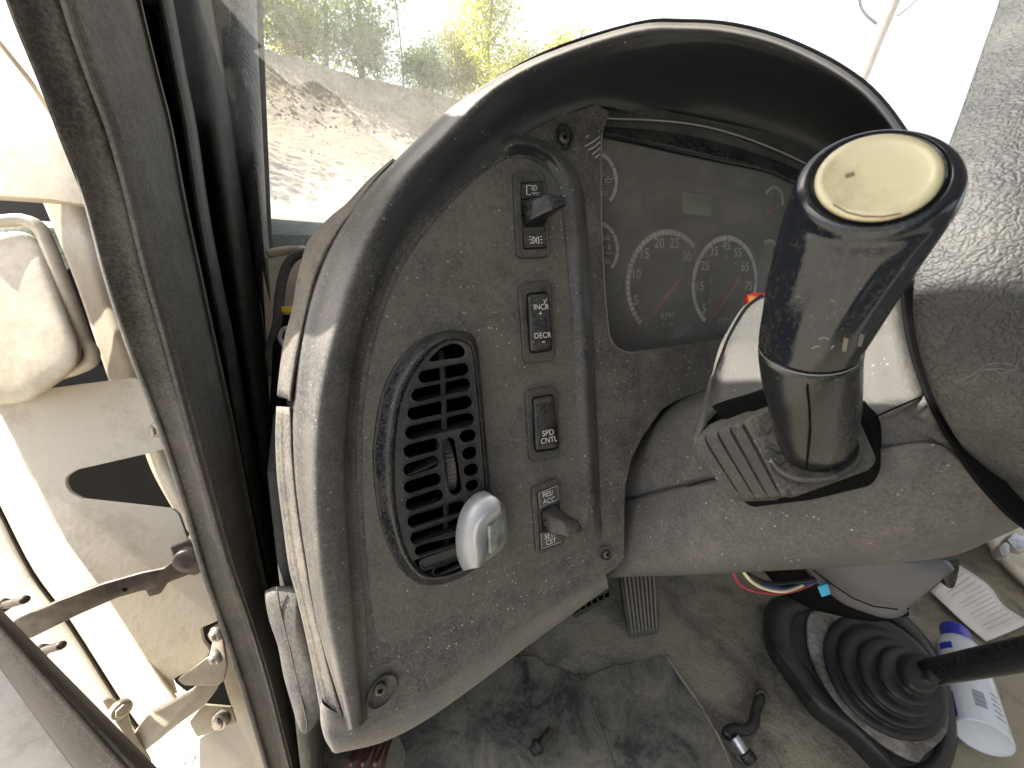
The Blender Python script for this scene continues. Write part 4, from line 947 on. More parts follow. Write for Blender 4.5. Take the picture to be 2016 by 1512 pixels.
def rocker(parent, bz, rk, cx, cy, tilt):
    bezel(parent, bz, 12, hole=rpoly(rk, 9, 4))
    slab('well', [(x + (cx - x) * -.06, y + (cy - y) * -.04) for x, y in rk], D, .0012, .002, m_dark, parent)
    q = [V(p) for p in rk]
    rows = []
    for s, wt, wb in ((.96, .001, .001), (.95, .0072 + tilt, .0072 - tilt), (.90, .0086 + tilt, .0086 - tilt), (.74, .0092 + tilt, .0092 - tilt)):
        ring = []
        pts = rpoly([(cx + (p.x - cx) * s, cy + (p.y - cy) * s) for p in q], 8 * s, 4)
        y0 = min(p[1] for p in pts); y1 = max(p[1] for p in pts)
        for x, y in pts:
            f = (y - y0) / (y1 - y0); ww = wt + (wb - wt) * f - (.0022 * math.sin(math.pi * f) if s < .96 else 0)
            ring.append(D(x, y, ww))
        rows.append(ring)
    # middle of the rocker, dished
    rows.append([p.lerp(sum(rows[-1], V((0, 0, 0))) / len(rows[-1]) , .55) for p in rows[-1]])
    return rings('rocker', rows, m_rocker, parent, caps=(True, True))
sw = thing('rocker_switch', 'rocker switch printed INCR and DECR below the light switch', 'switch', D(1058, 636, 0), 'dashboard switches')
rk = rocker(sw, [(1021, 559), (1085, 554), (1094, 710), (1032, 717)], [(1037, 578), (1080, 575), (1089, 690), (1043, 697)], 1061, 635, .0012)
text('lettering', 'INCR', 1066, 604, 11, D, .0106, m_white, rk, .95); text('lettering', '+', 1064, 617, 8, D, .0100, m_white, rk); text('lettering', 'DECR', 1069, 660, 11, D, .0094, m_white, rk, .95); text('lettering', '-', 1070, 673, 2.2, D, .0094, m_white, rk)
ribbons('arrow_mark', [[(1070, 590), (1073, 594), (1077, 588)], [(1073, 594), (1071, 598)]], 1.5, D, .0106, m_white, rk)
sw = thing('rocker_switch', 'rocker switch printed SPD CNTL, second from the bottom of the column', 'switch', D(1070, 836, 0), 'dashboard switches')
rk = rocker(sw, [(1035, 769), (1096, 760), (1104, 903), (1043, 911)], [(1048, 783), (1090, 776), (1101, 884), (1053, 890)], 1073, 833, -.0012)
text('lettering', 'SPD', 1079, 852, 11, D, .0112, m_white, rk); text('lettering', 'CNTL', 1081, 866, 11, D, .0116, m_white, rk, .9)
sw = thing('paddle_switch', 'switch printed RES ACC and SET CST with stubby paddle at the bottom', 'switch', D(1078, 1020, 0), 'dashboard switches')
bezel(sw, [(1047, 962), (1099, 941), (1112, 1072), (1057, 1095)], 10, hole=rpoly([(1058, 970), (1099, 953), (1107, 1069), (1064, 1084)], 4, 3))
slab('well', [(1056, 968), (1101, 951), (1109, 1070), (1062, 1087)], D, .0012, .002, m_dark, sw)
lt1 = slab('label_tile', rpoly([(1059, 970), (1098, 954), (1101, 984), (1061, 1001)], 3), D, .0048, .002, m_bezel, sw); lt2 = slab('label_tile', rpoly([(1063, 1050), (1105, 1036), (1107, 1068), (1065, 1083)], 3), D, .0048, .002, m_bezel, sw)
ribbons('label_outline', [[(1061, 971), (1097, 956), (1100, 983), (1063, 999), (1061, 971)]], 1.2, D, .00492, m_whitedim, lt1)
ribbons('label_outline', [[(1065, 1050), (1066, 1081), (1105, 1067)]], 1.2, D, .00492, m_whitedim, lt2)
text('lettering', 'RES/', 1079, 972, 10, D, .00495, m_white, lt1, .9); text('lettering', 'ACC', 1081, 985, 10, D, .00495, m_white, lt1, .9)
text('lettering', 'SET/', 1083, 1054, 10, D, .00495, m_white, lt2, .9); text('lettering', 'CST', 1085, 1066, 10, D, .00495, m_white, lt2, .9)
paddle(sw, [(1064, 1004), (1098, 990), (1104, 1032), (1067, 1046)], [(1112, 1028), (1142, 1024), (1154, 1046), (1126, 1060)], m_gloss, .022, 0)

# ------------------------------------------------------------------ steering column and lever
colm = thing('steering_column', 'grey steering column shroud running from the dash to the wheel hub', 'steering column', A(1500, 950, .25))
rows = [
 [A(*p) for p in [(1180, 990, .40), (1228, 985, .36), (1330, 960, .31), (1480, 930, .245), (1640, 900, .205), (1760, 880, .185), (1860, 880, .178), (1925, 955, .175), (1990, 1000, .175)]],
 [A(*p) for p in [(1180, 1040, .39), (1228, 1030, .35), (1330, 1015, .30), (1480, 995, .243), (1640, 975, .205), (1760, 960, .187), (1860, 950, .180), (1935, 985, .177), (2010, 1015, .177)]],
 [A(*p) for p in [(1180, 1090, .385), (1228, 1085, .345), (1330, 1080, .30), (1480, 1068, .248), (1640, 1055, .21), (1760, 1045, .192), (1860, 1030, .184), (1945, 1020, .180), (2030, 1018, .178)]],
 [A(*p) for p in [(1180, 1125, .39), (1228, 1121, .35), (1330, 1118, .305), (1480, 1110, .256), (1640, 1102, .22), (1760, 1094, .203), (1865, 1080, .193), (1950, 1048, .188), (2040, 1015, .184)]],
 [A(*p) for p in [(1180, 1140, .41), (1228, 1136, .37), (1330, 1133, .325), (1480, 1126, .275), (1640, 1117, .24), (1760, 1109, .222), (1872, 1095, .21), (1956, 1062, .204), (2050, 1018, .20)]],
 [A(*p) for p in [(1180, 1135, .45), (1228, 1128, .42), (1330, 1122, .38), (1480, 1112, .335), (1640, 1103, .30), (1760, 1095, .285), (1870, 1080, .27), (1950, 1045, .26), (2040, 1000, .25)]]]
loft('lower_shroud', rows, m_shroud, colm, 6, 5, face=True, thick=.003)
rows = [
 [A(*p) for p in [(1180, 860, .43), (1240, 880, .40), (1300, 808, .375), (1390, 765, .34), (1480, 735, .30), (1620, 730, .25), (1750, 745, .215), (1815, 760, .2)]],
 [A(*p) for p in [(1180, 900, .41), (1236, 900, .375), (1300, 835, .335), (1390, 795, .285), (1480, 780, .245), (1620, 790, .21), (1750, 785, .190), (1822, 782, .181)]],
 [A(*p) for p in [(1180, 940, .405), (1230, 930, .365), (1310, 890, .32), (1400, 860, .265), (1480, 850, .235), (1620, 840, .205), (1750, 820, .186), (1845, 830, .179)]],
 [A(*p) for p in [(1180, 992, .403), (1228, 990, .363), (1330, 965, .314), (1480, 934, .248), (1640, 903, .207), (1760, 882, .187), (1862, 882, .180), (1926, 957, .177)]]]
loft('side_shroud', rows, m_shroud, colm, 6, 5, face=True, thick=.003)
# upper shroud: dark side wall and sunlit top
ul = [(1499, 578, .279), (1468, 602, .272), (1440, 649, .266), (1424, 687, .259), (1396, 750, .25), (1362, 868, .238)]
um = [(1507, 584, .272), (1478, 609, .264), (1450, 655, .257), (1434, 692, .25), (1426, 742, .243), (1424, 803, .233)]
ut = [(1560, 575, .25), (1555, 610, .245), (1545, 650, .238), (1535, 690, .231), (1524, 735, .223), (1512, 778, .216)]
uu = [(1700, 555, .226), (1692, 610, .220), (1690, 660, .213), (1690, 715, .206), (1694, 770, .199), (1700, 832, .192)]
ur = [(1770, 550, .215), (1772, 600, .208), (1778, 650, .200), (1790, 700, .192), (1802, 742, .186), (1812, 784, .1805)]
back_ = [(1512, 590, .35), (1482, 616, .35), (1454, 662, .35), (1438, 698, .35), (1408, 760, .34), (1372, 866, .32)]
end_ = [(1800, 545, .25), (1800, 600, .24), (1804, 650, .235), (1814, 700, .225), (1824, 742, .215), (1830, 780, .205)]
loft('upper_shroud', [[A(*p) for p in e] for e in (back_, ul, um, ut, uu, ur, end_)], m_shroudtop, colm, 4, 5, face=True, thick=.003)
# seam, and a black slab painted as the shaded pocket round the lever boot
def strip3(name, pts, wpx, mat, parent, thick=.0004):
    vs, fs = [], []
    for i, (x, y, d) in enumerate(pts):
        x0, y0, _ = pts[max(i - 1, 0)]; x1, y1, _ = pts[min(i + 1, len(pts) - 1)]; t = V((x1 - x0, y1 - y0)).normalized()
        vs += [A(x - t.y * wpx / 2, y + t.x * wpx / 2, d), A(x + t.y * wpx / 2, y - t.x * wpx / 2, d)]
        if i: k = len(vs); fs.append((k - 4, k - 3, k - 1, k - 2))
    return mesh(name, vs, fs, mat, parent, smooth=False, face=True, thick=thick)
strip3('shroud_seam', [(1690, 835, .189), (1730, 818, .1845), (1770, 800, .181), (1815, 781, .178)], 3, m_dark, colm)
strip3('shroud_seam', [(1229, 998, .3595), (1290, 980, .33), (1345, 960, .303), (1400, 944, .272)], 2, m_dark, colm)
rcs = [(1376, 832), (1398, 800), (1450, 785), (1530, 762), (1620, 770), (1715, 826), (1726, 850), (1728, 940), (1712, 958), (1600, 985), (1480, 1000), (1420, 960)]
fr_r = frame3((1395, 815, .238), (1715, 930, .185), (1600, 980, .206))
prism('recess_shade', [fr_r(x, y, 0) for x, y in rpoly(rcs, 10, 3)], -fr_r.n * .02, m_dark, colm, .001)
# black sheet painted as the shade in the gap by the hub
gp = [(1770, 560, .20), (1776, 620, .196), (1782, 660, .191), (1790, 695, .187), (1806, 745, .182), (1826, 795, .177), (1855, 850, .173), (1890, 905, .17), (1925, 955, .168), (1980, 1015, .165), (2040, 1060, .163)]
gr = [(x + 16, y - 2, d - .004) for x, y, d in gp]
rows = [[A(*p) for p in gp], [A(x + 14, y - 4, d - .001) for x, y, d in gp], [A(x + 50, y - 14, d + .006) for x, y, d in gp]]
loft('hub_gap_shade', rows, m_dark, colm, 4, 3, face=True, thick=.002)
# hazard knob beyond the shroud
hz = [(1472, 580), (1490, 576), (1508, 580), (1508, 620), (1476, 612)]
fh = frame3((1470, 600, .31), (1510, 600, .305), (1480, 640, .31))
pslab('hazard_knob', [(1470, 580), (1488, 575), (1512, 578), (1512, 625), (1474, 622)], fh, .012, m_redknob, colm, rad=4)
pslab('hazard_knob_tip', [(1474, 582), (1486, 582), (1498, 592), (1498, 615), (1478, 615)], fh, .01, m_orangeknob, colm, w=.004, rad=3)
pslab('hazard_collar', [(1435, 652), (1440, 643), (1460, 640), (1460, 664), (1437, 664)], fh, .008, m_redknob, colm, w=.008, rad=4)

lev = thing('turn_signal_lever', 'thick black column lever with cream end button and rubber bellows', 'column lever', A(1600, 900, .19))
# bellows boot
Q0 = [(1362, 862), (1378, 842), (1500, 795), (1600, 780), (1690, 820), (1705, 935), (1540, 984), (1458, 988), (1436, 982), (1370, 884)]
Q1 = [(1462, 832), (1478, 818), (1530, 802), (1610, 790), (1692, 828), (1726, 905), (1712, 925), (1560, 980), (1540, 978), (1474, 850)]
rr = []
S_ = 9
for k in range(S_):
    t = k / (S_ - 1); out_ = 1.0 if k % 2 == 0 else .925
    c = V((0, 0)); pts = mid(Q0, Q1, t); cx = sum(p[0] for p in pts) / len(pts); cy = sum(p[1] for p in pts) / len(pts)
    d = .222 - .038 * t
    ring = rpoly([(cx + (x - cx) * out_, cy + (y - cy) * out_) for x, y in pts], 8, 2)
    mn, mx = 1436, 1726
    for dd_ in ((-.0012, .0012) if k % 2 == 0 else (0,)):
        rr.append([A(x, y, d - dd_ + (x - 1580) * -.00006 + (y - 880) * -.00004) for x, y in ring])
bo_ = rings('bellows', rr, m_rubber, lev, caps=(True, False)); bo_.data.set_sharp_from_angle(angle=R(28))
last = rr[-1]; cen = sum(last, V((0, 0, 0))) / len(last); c2_ = A(1602, 880, .181)
rows = [last, [p.lerp(cen, .08) + (CAM - p).normalized() * .001 for p in last], [p.lerp(c2_, .4) for p in last], [p.lerp(c2_, .55) for p in last]]
rings('bellows_face', rows, m_rubber, lev, mv=2, caps=(False, True))
# stalk rings: pixel ellipses laid on planes across the lever
T_ = A(1731, 348, .116); Bs = A(1606, 895, .184); ax_ = (T_ - Bs).normalized()
def ering(cx, cy, a, b, th, d, mixv, nseg=56, flute=0):
    c = A(cx, cy, d); nn = ((CAM - c).normalized() * (1 - mixv) + ax_ * mixv).normalized(); o = []
    pts = ell(cx, cy, a, b, th, nseg)
    for k, (x, y) in enumerate(pts):
        p = hit(x, y, c, nn)
        if flute: p = c + (p - c) * (1 - flute * (.5 + .5 * math.cos(k * 2 * math.pi / nseg * 14)) ** 3)
        o.append(p)
    return o
collar = [ering(1606, 890, 96, 62, -5, .1835, .8), ering(1606, 888, 96, 62, -5, .180, .8), ering(1606, 888, 86, 54, -5, .179, .8), ering(1606, 888, 84, 52, -5, .181, .8)]
rings('stalk_collar', collar, m_rubber, lev)
neck = [ering(1608, 886, 66, 46, 5, .184, .8), ering(1608, 872, 76, 50, 3, .179, .8), ering(1608, 845, 84, 52, 0, .173, .8), ering(1605, 800, 93, 54, 0, .166, .8), ering(1600, 755, 100, 56, 2, .159, .8), ering(1597, 712, 104, 54, 4, .153, .8), ering(1597, 690, 105, 54, 5, .1505, .8)]
rings('stalk_neck', neck, m_stalk, lev, mv=3)
strip3('neck_seam', [(1592, 752, .1445), (1590, 765, .145), (1594, 800, .149), (1596, 850, .156), (1590, 905, .166), (1588, 924, .17)], 4, m_dark, lev)
head = [ering(1599, 680, 106, 54, 6, .1495, .8), ering(1602, 666, 108, 56, 7, .148, .8), ering(1612, 640, 114, 62, 6, .1445, .75), ering(1640, 570, 132, 78, 2, .137, .7, flute=.03), ering(1672, 500, 150, 92, -3, .130, .65, flute=.05), ering(1702, 438, 166, 102, -6, .1235, .6, flute=.04), ering(1722, 398, 174, 106, -8, .1192, .55), ering(1731, 374, 176, 107, -9, .1165, .5), ering(1733, 362, 172, 104, -9, .1148, .5), ering(1733, 355, 160, 98, -9, .1138, .5), ering(1732, 352, 142, 92, -10, .1138, .5), ering(1732, 352, 134, 86, -10, .1152, .5), ering(1732, 352, 20, 12, -10, .1152, .5)]
rings('grip', head, m_grip, lev, mv=3)
btn = [ering(1732, 352, 131, 85, -10, .116, .5), ering(1732, 350, 130, 85, -10, .1138, .5), ering(1731, 348, 126, 81, -10, .1128, .5), ering(1731, 346, 112, 68, -10, .1125, .5), ering(1731, 346, 98, 58, -10, .1129, .5), ering(1731, 346, 20, 12, -10, .1133, .5)]
rings('end_button', btn, m_button, lev, mv=2)
ringseam = [ering(1598, 683, 106.6, 54.4, 6, .1497, .8), ering(1598, 685, 106.8, 54.6, 6, .1500, .8)]
rings('grip_seam', ringseam, m_edge, lev, caps=(False, False))
# worn symbols printed round the grip
def decal(name, polys, wpx, mat, parent, lift=.0002):   # thin printed strokes lying on whatever surface is there
    bpy.context.view_layer.update(); dg = bpy.context.evaluated_depsgraph_get(); vs, fs = [], []
    for pl in polys:
        last = False
        for i, (x, y) in enumerate(pl):
            x0, y0 = pl[max(i - 1, 0)]; x1, y1 = pl[min(i + 1, len(pl) - 1)]; t = V((x1 - x0, y1 - y0)).normalized() * wpx / 2; pr_ = []
            for sx_ in (1, -1):
                r = ray(x - t.y * sx_, y + t.x * sx_).normalized(); ok, loc, nn, *_ = sc.ray_cast(dg, CAM, r)
                pr_.append(loc - r * lift)
            vs += pr_
            if i: k = len(vs); fs.append((k - 4, k - 3, k - 1, k - 2))
    return mesh(name, vs, fs, mat, parent, smooth=False, face=True)
for pts, wd in (([(1661, 692), (1666, 666)], 9), ([(1692, 682), (1698, 658)], 9), ([(1598, 686), (1606, 682), (1614, 682)], 3), ([(1612, 668), (1622, 664), (1632, 668)], 3), ([(1636, 686), (1642, 680)], 4)):
    decal('grip_mark', [pts], wd, m_gripmark, lev)
for pts, wd in (([(1664, 347), (1676, 343), (1682, 341)], 8), ([(1640, 402), (1668, 418), (1700, 426), (1738, 427), (1775, 420)], 4)):
    decal('grime', [pts], wd, m_grime, lev)

# ------------------------------------------------------------------ steering wheel hub
hubt = thing('steering_wheel', 'grey leather grained steering wheel hub partly sunlit at the right edge', 'steering wheel', A(2050, 600, .17))
he = [(1990, -120), (1968, -20), (1930, 90), (1893, 195), (1856, 295), (1822, 400), (1798, 500), (1788, 590), (1792, 650), (1806, 715), (1832, 790), (1868, 855), (1900, 900), (1945, 955), (2016, 1025), (2120, 1080), (2260, 1090)]
hd = [.140, .140, .141, .143, .146, .149, .152, .154, .155, .155, .154, .152, .150, .148, .145, .141, .137]
HT = V((0, .46, .885)).normalized(); HN = LAT.cross(HT); HO = A(1788, 590, .154)
def h2(p): q = p - HO; return V((q.dot(LAT), q.dot(HT)))
half = [V((.126, .182)), V((.119, .18))] + [h2(hit(x, y, HO, HN)) for x, y in he[:15]] + [V((.115, -.121))]
HX = .126
loop = half + [V((HX, -.123))] + [V((2 * HX - p.x, p.y)) for p in reversed(half[1:])]
def hring(t, h, k=1.0): return [HO + LAT * (p.x + (HX - p.x) * t) + HT * (p.y + (p.y * .45 + .02 - p.y) * t) + HN * h for p in loop]
rows = [hring(t, h) for t, h in ((.08, .0), (.02, .0005), (.004, .0025), (.006, .007), (.03, .017), (.08, .026), (.17, .034), (.3, .04), (.48, .045), (.7, .048), (.85, .049))]
rings('hub_pad', [cr(r, 3, True) for r in rows], m_hub, hubt, mv=4, caps=(True, True))
rnd = random.Random(3)
scr = [(1880 + 14 * i + rnd.uniform(-4, 4), 752 - 4.6 * i + 7 * math.sin(i * 1.1) + rnd.uniform(-4, 4)) for i in range(11)]

for k in (2, 4, 5):
    decal('scratch', [[(x + rnd.uniform(-6, 6), y + 5 * k - 16 + rnd.uniform(-5, 5)) for x, y in scr[rnd.randint(0, 3):rnd.randint(7, 11)]]], rnd.uniform(.8, 1.5), m_scratch, hubt)

# ------------------------------------------------------------------ under the column
def wire(label, pts, r, mat, name='wire', group='wires hanging under the column'):
    o = tube(name, [A(*p) for p in pts], r, mat, seg=8); return tag(o, label, 'wire', group)
wire('dark red wire sagging lowest under the column shroud', [(1440, 1120, .40), (1455, 1148, .42), (1480, 1162, .43), (1520, 1168, .44), (1560, 1164, .45), (1600, 1150, .46)], .0016, m_wires['red'])
wire('cream wire curving beside the red one under the shroud', [(1458, 1118, .40), (1480, 1145, .415), (1510, 1160, .43), (1545, 1164, .44), (1580, 1152, .45), (1610, 1138, .46)], .0018, m_wires['cream'])
wire('black wire running straight above the cream one', [(1470, 1130, .43), (1510, 1148, .44), (1560, 1146, .45), (1630, 1136, .45)], .0028, m_wires['black'])
wire('blue wire between the black and cream ones', [(1500, 1150, .44), (1540, 1158, .445), (1580, 1152, .45), (1640, 1138, .455)], .0018, m_wires['blue'])
uc = thing('column_cover', 'smooth grey wedge shaped cover under the column above the gear lever', 'plastic cover', A(1730, 1150, .42))
co = [(1560, 1085, .47), (1590, 1128, .46), (1622, 1158, .45), (1660, 1187, .44), (1700, 1203, .43), (1738, 1214, .42), (1764, 1212, .415), (1784, 1200, .41)]
ct = [(1620, 1060, .40), (1660, 1080, .395), (1700, 1090, .39), (1745, 1095, .385), (1790, 1098, .38), (1830, 1102, .375), (1862, 1108, .372), (1876, 1124, .372)]
rows = [[A(x, y, d + .05) for x, y, d in ct], [A(*p) for p in ct], [A(*((V(a) * .5 + V(b) * .5) - V((0, 0, .012)))) for a, b in zip(ct, co)], [A(*((V(a) * .15 + V(b) * .85) - V((0, 0, .006)))) for a, b in zip(ct, co)], [A(*p) for p in co], [A(x + 6, y + 3, d + .03) for x, y, d in co]]
loft('cover_shell', rows, m_purple, uc, 4, 4, face=True, thick=.003)
strip3('cover_seam', [(1600, 1122, .4405), (1640, 1152, .4245), (1680, 1178, .4155), (1720, 1194, .4065), (1768, 1200, .399)], 2.5, m_dark, uc)
rows = [[A(x, y, d) for x, y, d in [(1500, 1120, .55), (1540, 1165, .55), (1590, 1196, .54), (1650, 1212, .53), (1720, 1224, .51), (1790, 1212, .5)]], [A(x, y, d) for x, y, d in [(1520, 1090, .48), (1570, 1110, .48), (1620, 1140, .47), (1680, 1180, .455), (1730, 1205, .45), (1790, 1190, .44)]]]
loft('cover_back', rows, m_dark, uc, 3, 2, face=True, thick=.006)
fb = frame3((1600, 1150, .455), (1640, 1150, .45), (1610, 1180, .46))
pslab('blue_tag', [(1610, 1156), (1630, 1150), (1636, 1170), (1618, 1176)], fb, .002, m_wires['tealtag'], uc, w=.02, rad=2, bev=.0003)
pslab('cover_lever', [(1850, 1110), (1892, 1100), (1888, 1130), (1880, 1158), (1866, 1160), (1858, 1140)], frame3((1850, 1110, .42), (1890, 1110, .42), (1870, 1160, .43)), .012, m_gloss, uc, rad=8)

# ------------------------------------------------------------------ on the floor
FW = lambda x, y, h=0: hit(x, y, V((0, 0, FZ + .004 + h)), V((0, 0, 1)))
mat_o = thing('floor_mat', 'black rubber floor mat smeared with tan dust below the dash', 'floor mat', FW(1050, 1420))
mp = [(700, 1560), (740, 1450), (830, 1420), (905, 1340), (960, 1322), (1030, 1290), (1090, 1312), (1150, 1330), (1210, 1310), (1270, 1300), (1310, 1290), (1335, 1320), (1370, 1382), (1430, 1475), (1460, 1580)]
prism('mat_sheet', [FW(x + 5 * mnoise.noise(V((x * .05, y * .05, 1))), y + 9 * mnoise.noise(V((x * .06, y * .06, 4))), .0005) for x, y in cpx(mp, 6)], V((0, 0, -.005)), m_mat, mat_o, .0006)
tube('mat_rib', [FW(x, y, .001) for x, y in [(1140, 1336), (1160, 1380), (1185, 1440), (1215, 1520)]], .0016, m_band, mat_o, seg=8)
tube('mat_edge', [FW(x, y, .0) for x, y in [(1312, 1290), (1345, 1340), (1380, 1390), (1420, 1460), (1450, 1540)]], .003, m_floor, mat_o, seg=8)
# pedal
ped = thing('clutch_pedal', 'dusty ribbed pedal pad under the end of the dash', 'pedal', A(1262, 1190, .77))
pf = frame3((1230, 1140, .80), (1292, 1138, .80), (1250, 1252, .735))
pslab('pad', [(1212, 1080), (1290, 1080), (1297, 1246), (1238, 1258)], pf, .014, m_base, ped, rad=5)
for i in range(8):
    t = i / 7; x0 = 1222 + t * 60; x1 = 1243 + t * 48
    prism('rib', [pf(x0, 1090, .004), pf(x0 + 4.5, 1090, .004), pf(x1 + 4.5, 1247 - 9 * t, .004), pf(x1, 1248 - 9 * t, .004)], -pf.n * .005, m_dustrib, ped, .0008)
prism('pedal_foot', [pf(1222, 1200, -.014), pf(1238, 1258, -.014), pf(1297, 1246, -.014), pf(1290, 1190, -.014)], V((0, .02, -.05)), m_base, ped, .001)
tube('pedal_arm', [A(1262, 1130, .83), A(1262, 1080, .84), A(1255, 960, .84)], .012, m_steel, ped, seg=10)
# side grille below the dash edge
gv = thing('floor_outlet', 'small black slotted outlet at the dash corner beside the pedal', 'vent', FW(1165, 1190))
gf = frame3((1130, 1200, .70), (1205, 1165, .74), (1140, 1215, .69))
plate('outlet_frame', rpoly([(1120, 1186), (1198, 1148), (1212, 1160), (1206, 1178), (1134, 1216), (1124, 1206)], 4, 2), [[(1130 + 12 * i, 1198 - 6 * i), (1139 + 12 * i, 1193.5 - 6 * i), (1141 + 12 * i, 1203 - 6 * i), (1132 + 12 * i, 1207 - 6 * i)] for i in range(6)], gf, 0, .004, m_base, gv, .0005)
slab('outlet_inside', [(1124, 1190), (1196, 1152), (1206, 1172), (1134, 1212)], gf, -.01, .004, m_dark, gv)
# bolt lying on the mat
bt = thing('loose_bolt', 'short black bolt lying on the rubber mat', 'bolt', FW(1068, 1455, .008))
p, q = FW(1056, 1472, .013), FW(1084, 1437, .012)
d_ = (q - p).normalized()
revolve('bolt_head', p, d_, [(.0065, -.008), (.0075, -.006), (.0075, .0), (.0105, .0005), (.0105, .004), (.005, .0045)], m_gloss, bt, seg=12)
tube('bolt_shank', [p.lerp(q, i / 22) for i in range(23)], .0052, m_steel, bt, seg=12, m=1, ridges=1)
# hook with its bolt
hk = thing('hook_tool', 'bent black steel hook with bolt lying on the bare floor', 'hook', FW(1470, 1430, .01))
hp = [(1498, 1372), (1492, 1386), (1487, 1402), (1486, 1418), (1478, 1432), (1464, 1438), (1446, 1436), (1434, 1440), (1430, 1450)]
tube('hook_bar', [FW(x, y, .014) for x, y in hp], .0075, m_gloss, hk, seg=10)
p, q = FW(1446, 1450, .018), FW(1474, 1492, .012)
tube('hook_bolt', [p.lerp(q, i / 26) for i in range(21)], .0075, m_zinc, hk, seg=12, m=1, ridges=1)
revolve('nut', p.lerp(q, .86), (q - p), [(.010, -.004), (.011, .0), (.011, .008), (.008, .01), (.0, .01)], m_gloss, hk, seg=6)
revolve('eye_ring', FW(1500, 1370, .016), V((-.3, -.5, .7)), [(.0095, -.003), (.0105, .0), (.0095, .003), (.0045, .003), (.004, .0)], m_steel, hk, seg=20)
# maroon cable bundle at the sill
for i in range(6):
    o = tube('sill_cable', [A(690 + 12 * i, 1505 + 20 * (i % 2), .44), A(706 + 11 * i, 1478, .46), A(726 + 9 * i, 1450, .50), A(740 + 8 * i, 1400, .56)], .0026, m_wires['maroon'], seg=8)
    tag(o, 'dark red cable in the bundle under the lower dash corner', 'cable', 'red cables at the sill')
o = slab('sill_grit', rpoly([(590, 1440), (640, 1470), (700, 1500), (780, 1440), (800, 1480), (780, 1600), (560, 1600)], 10, 3), FL, .0, .01, m_floor, None); o.name = 'sill_pad'; tag(o, 'gritty dark sill pad under the dash corner', 'sill pad')

# gear lever
gear = thing('gear_lever', 'black gear lever with ringed rubber boot on a corroded plate', 'gear lever', FW(1745, 1335))
TZ = .07
def TP(x, y, h=0): return hit(x, y, V((0, 0, FZ + TZ + h)), V((0, 0, 1)))
go = [(1541, 1180), (1520, 1196), (1514, 1219), (1524, 1269), (1562, 1323), (1615, 1393), (1678, 1439), (1736, 1497), (1780, 1550), (1850, 1530), (1880, 1450), (1868, 1350), (1830, 1270), (1760, 1200), (1650, 1158)]
gi = mid(go, [(1740, 1330)] * len(go), .17)
rows = [[TP(x, y, h) for x, y in cpx(e, 4)] for e, h in ((mid(go, gi, -.25), -.07), (mid(go, gi, -.06), -.008), (go, .0), (mid(go, gi, .5), .008), (gi, .002), (mid(go, gi, 1.2), -.004))]
rings('gasket', rows, m_boot, gear, mv=2, caps=(False, False))
prism('tunnel_pad', [TP(x, y, -.002) for x, y in cpx(go, 3)], V((0, 0, -.03)), m_boot, gear, .002)
pp = [(1597, 1205), (1590, 1250), (1600, 1296), (1630, 1354), (1680, 1416), (1742, 1466), (1804, 1498), (1822, 1484), (1866, 1440), (1862, 1370), (1830, 1290), (1750, 1225), (1650, 1203)]
prism('mounting_plate', [TP(x, y, .008) for x, y in cpx(pp, 3)], V((0, 0, -.006)), m_plate, gear, .001)
boltc = TP(1795, 1452, .008); revolve('plate_screw', boltc, V((0, 0, 1)), [(.009, 0), (.009, .003), (.007, .005), (.0, .005)], m_plate, gear, seg=14)
rr = []
for k, (cx, cy, a, b, h) in enumerate([(1744, 1334, 148, 92, .009), (1744, 1334, 150, 94, .016), (1746, 1334, 138, 84, .022), (1750, 1334, 126, 76, .022), (1752, 1334, 122, 74, .04), (1762, 1335, 112, 70, .046), (1766, 1335, 96, 60, .046), (1768, 1334, 94, 60, .062), (1780, 1333, 84, 56, .068), (1784, 1332, 70, 46, .068), (1786, 1331, 68, 46, .086), (1800, 1330, 60, 42, .09), (1806, 1328, 48, 36, .09), (1812, 1326, 42, 33, .105), (1826, 1324, 36, 30, .11), (1838, 1322, 24, 22, .115), (1846, 1321, 20, 19, .13)]):
    rr.append([TP(x, y, h) for x, y in ell(cx, cy, a, b, 46 if k < 14 else 70, 40)])
rings('boot', rr, m_boot, gear, mv=2, caps=(False, True))
ra = TP(1842, 1322, .12)
rdir = A(2090, 1272, .40); ra = ra - (rdir - ra) * .2
tube('lever_rod', [ra, ra.lerp(rdir, .5), rdir, ra + (rdir - ra) * 1.6], .0155, m_gloss, gear, seg=16, m=2)

# spray can
can = thing('spray_can', 'white and blue aerosol can lying beside the gear lever', 'spray can', FW(1920, 1350))
CZ = .01
cb, ctp = hit(1936, 1452, V((0, 0, FZ + CZ + .034)), V((0, 0, 1))), hit(1880, 1246, V((0, 0, FZ + CZ + .034)), V((0, 0, 1)))
ca = (ctp - cb); cl = ca.length; ca.normalize(); rc = .032
rf = V((0, 0, 1))
revolve('can_body', cb, ca, [(.0, .006), (rc * .6, .004), (rc * .9, .001), (rc * .98, -.001), (rc, .002), (rc, .01), (rc, cl * .45), (rc, cl * .76), (rc * .96, cl * .8), (rc * .8, cl * .86), (rc * .66, cl * .885)], m_canwhite, can, seg=40, ref=rf)
revolve('can_cap', cb, ca, [(rc * .66, cl * .86), (rc * .67, cl * .88), (rc * .65, cl * 1.02), (rc * .58, cl * 1.045), (.0, cl * 1.05)], m_canblue, can, seg=32, ref=rf)
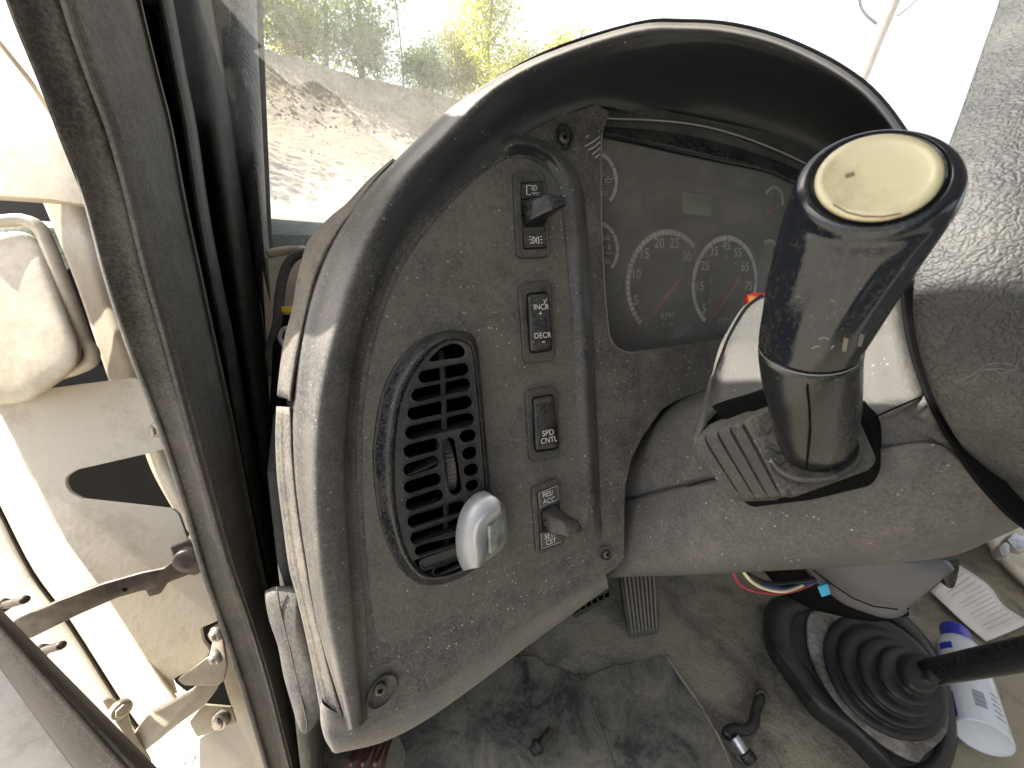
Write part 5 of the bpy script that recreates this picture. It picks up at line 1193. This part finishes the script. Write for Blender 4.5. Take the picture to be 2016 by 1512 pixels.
def canpatch(name, h0, h1, a0, a1, mat, lift=.0004):
    u = ca.cross(rf).normalized(); v = ca.cross(u); vs, fs = [], []
    tocam = (CAM - cb); tocam -= ca * tocam.dot(ca); base_a = math.atan2(tocam.dot(v), tocam.dot(u)); m_ = 8
    for j in range(m_ + 1):
        a = base_a + R(a0 + (a1 - a0) * j / m_)
        for hh in (h0, h1): vs.append(cb + ca * hh * cl + (u * math.cos(a) + v * math.sin(a)) * (rc + lift))
        if j: k = len(vs); fs.append((k - 4, k - 3, k - 1, k - 2))
    return mesh(name, vs, fs, mat, can, face=True)
canpatch('blue_band', .03, .24, -95, -42, m_canblue); canpatch('blue_band', .66, .73, -50, -14, m_canblue)
for i in range(9): canpatch('print_line', .50 + .022 * i, .508 + .022 * i, 22, 22 + (46 if i % 3 else 60), m_print)
for i in range(10): canpatch('barcode_bar', .13 + .014 * i, .137 + .014 * i + (.003 if i % 3 == 0 else 0), 2, 26, m_print)
for i in range(5): canpatch('print_line', .1 + .05 * i, .112 + .05 * i, 40, 62, m_print)

# paper
pap = thing('printed_form', 'folded white printed form lying behind the spray can', 'paper', FW(1930, 1185))
pq = [(1889, 1112), (1832, 1164)], [(1947, 1152), (1866, 1196)], [(1975, 1190), (1900, 1228)], [(2030, 1226), (1942, 1263)]
rows = [[FW(*a, .014 + .012 * math.sin(i * 1.7)), FW(*[(x + y) / 2 for x, y in zip(a, b)], .02 + .01 * math.sin(i * 1.9 + 1)), FW(*b, .012 + .008 * math.sin(i * 1.5))] for i, (a, b) in enumerate(pq)]
loft('sheet', rows, m_paper, pap, 4, 4, face=True, thick=.0006)
fpp = Fr(FW(1930, 1185, .034), (FW(1942, 1263) - FW(1832, 1164)).normalized(), (FW(1890, 1112) - FW(1832, 1164)).normalized())
for i in range(12):
    t0 = .08 + .07 * i; s0_, s1_ = ((.1, .75) if i % 3 else (.1, .5))
    def bl(s, t):
        k = min(int(t * 3), 2); f = t * 3 - k; a0_, b0_ = pq[k]; a1_, b1_ = pq[k + 1]
        aa = [a0_[0] + (a1_[0] - a0_[0]) * f, a0_[1] + (a1_[1] - a0_[1]) * f]; bb = [b0_[0] + (b1_[0] - b0_[0]) * f, b0_[1] + (b1_[1] - b0_[1]) * f]
        return (aa[0] + (bb[0] - aa[0]) * s, aa[1] + (bb[1] - aa[1]) * s)
    vs = [FW(*bl(s, t), .0335) for s, t in ((s0_, t0), (s1_, t0), (s1_, t0 + .012), (s0_, t0 + .012))]
    mesh('print_line', vs, [(0, 1, 2, 3)], m_paperprint, pap, smooth=False, face=True)
# things at the right edge
lid = thing('bucket_lid', 'scuffed cream round lid on the far floor at the right edge', 'lid', FW(2050, 1120, .03))
lc = FW(2120, 1118, .05)
revolve('lid_disc', lc, V((-.1, -.2, 1)), [(.16, -.02), (.165, -.004), (.16, .002), (.148, .004), (.142, -.002), (.0, -.002)], paint('lid_paint', (.55, .52, .45), (.3, .25, .17), .45, .6), lid, seg=48)
bx = thing('metal_latch', 'small grey metal latch beside the cream lid', 'latch', A(2000, 1065, .72))
fx = frame3((1980, 1060, .74), (2016, 1060, .74), (1990, 1090, .72))
pslab('latch_plate', [(1984, 1062), (1998, 1048), (2030, 1062), (2026, 1084), (2002, 1080)], fx, .02, m_zinc, bx, rad=3)
pslab('latch_body', [(1966, 1078), (1980, 1066), (1990, 1074), (1988, 1096), (1974, 1094)], fx, .02, m_chrome, bx, rad=5)
# engine cover carpet on the right
tp = [V((1.0, -.2, FZ + .02)), V((2.1, -.2, FZ + .02)), V((2.1, .62, FZ + .02)), V((1.0, .62, FZ + .02))]
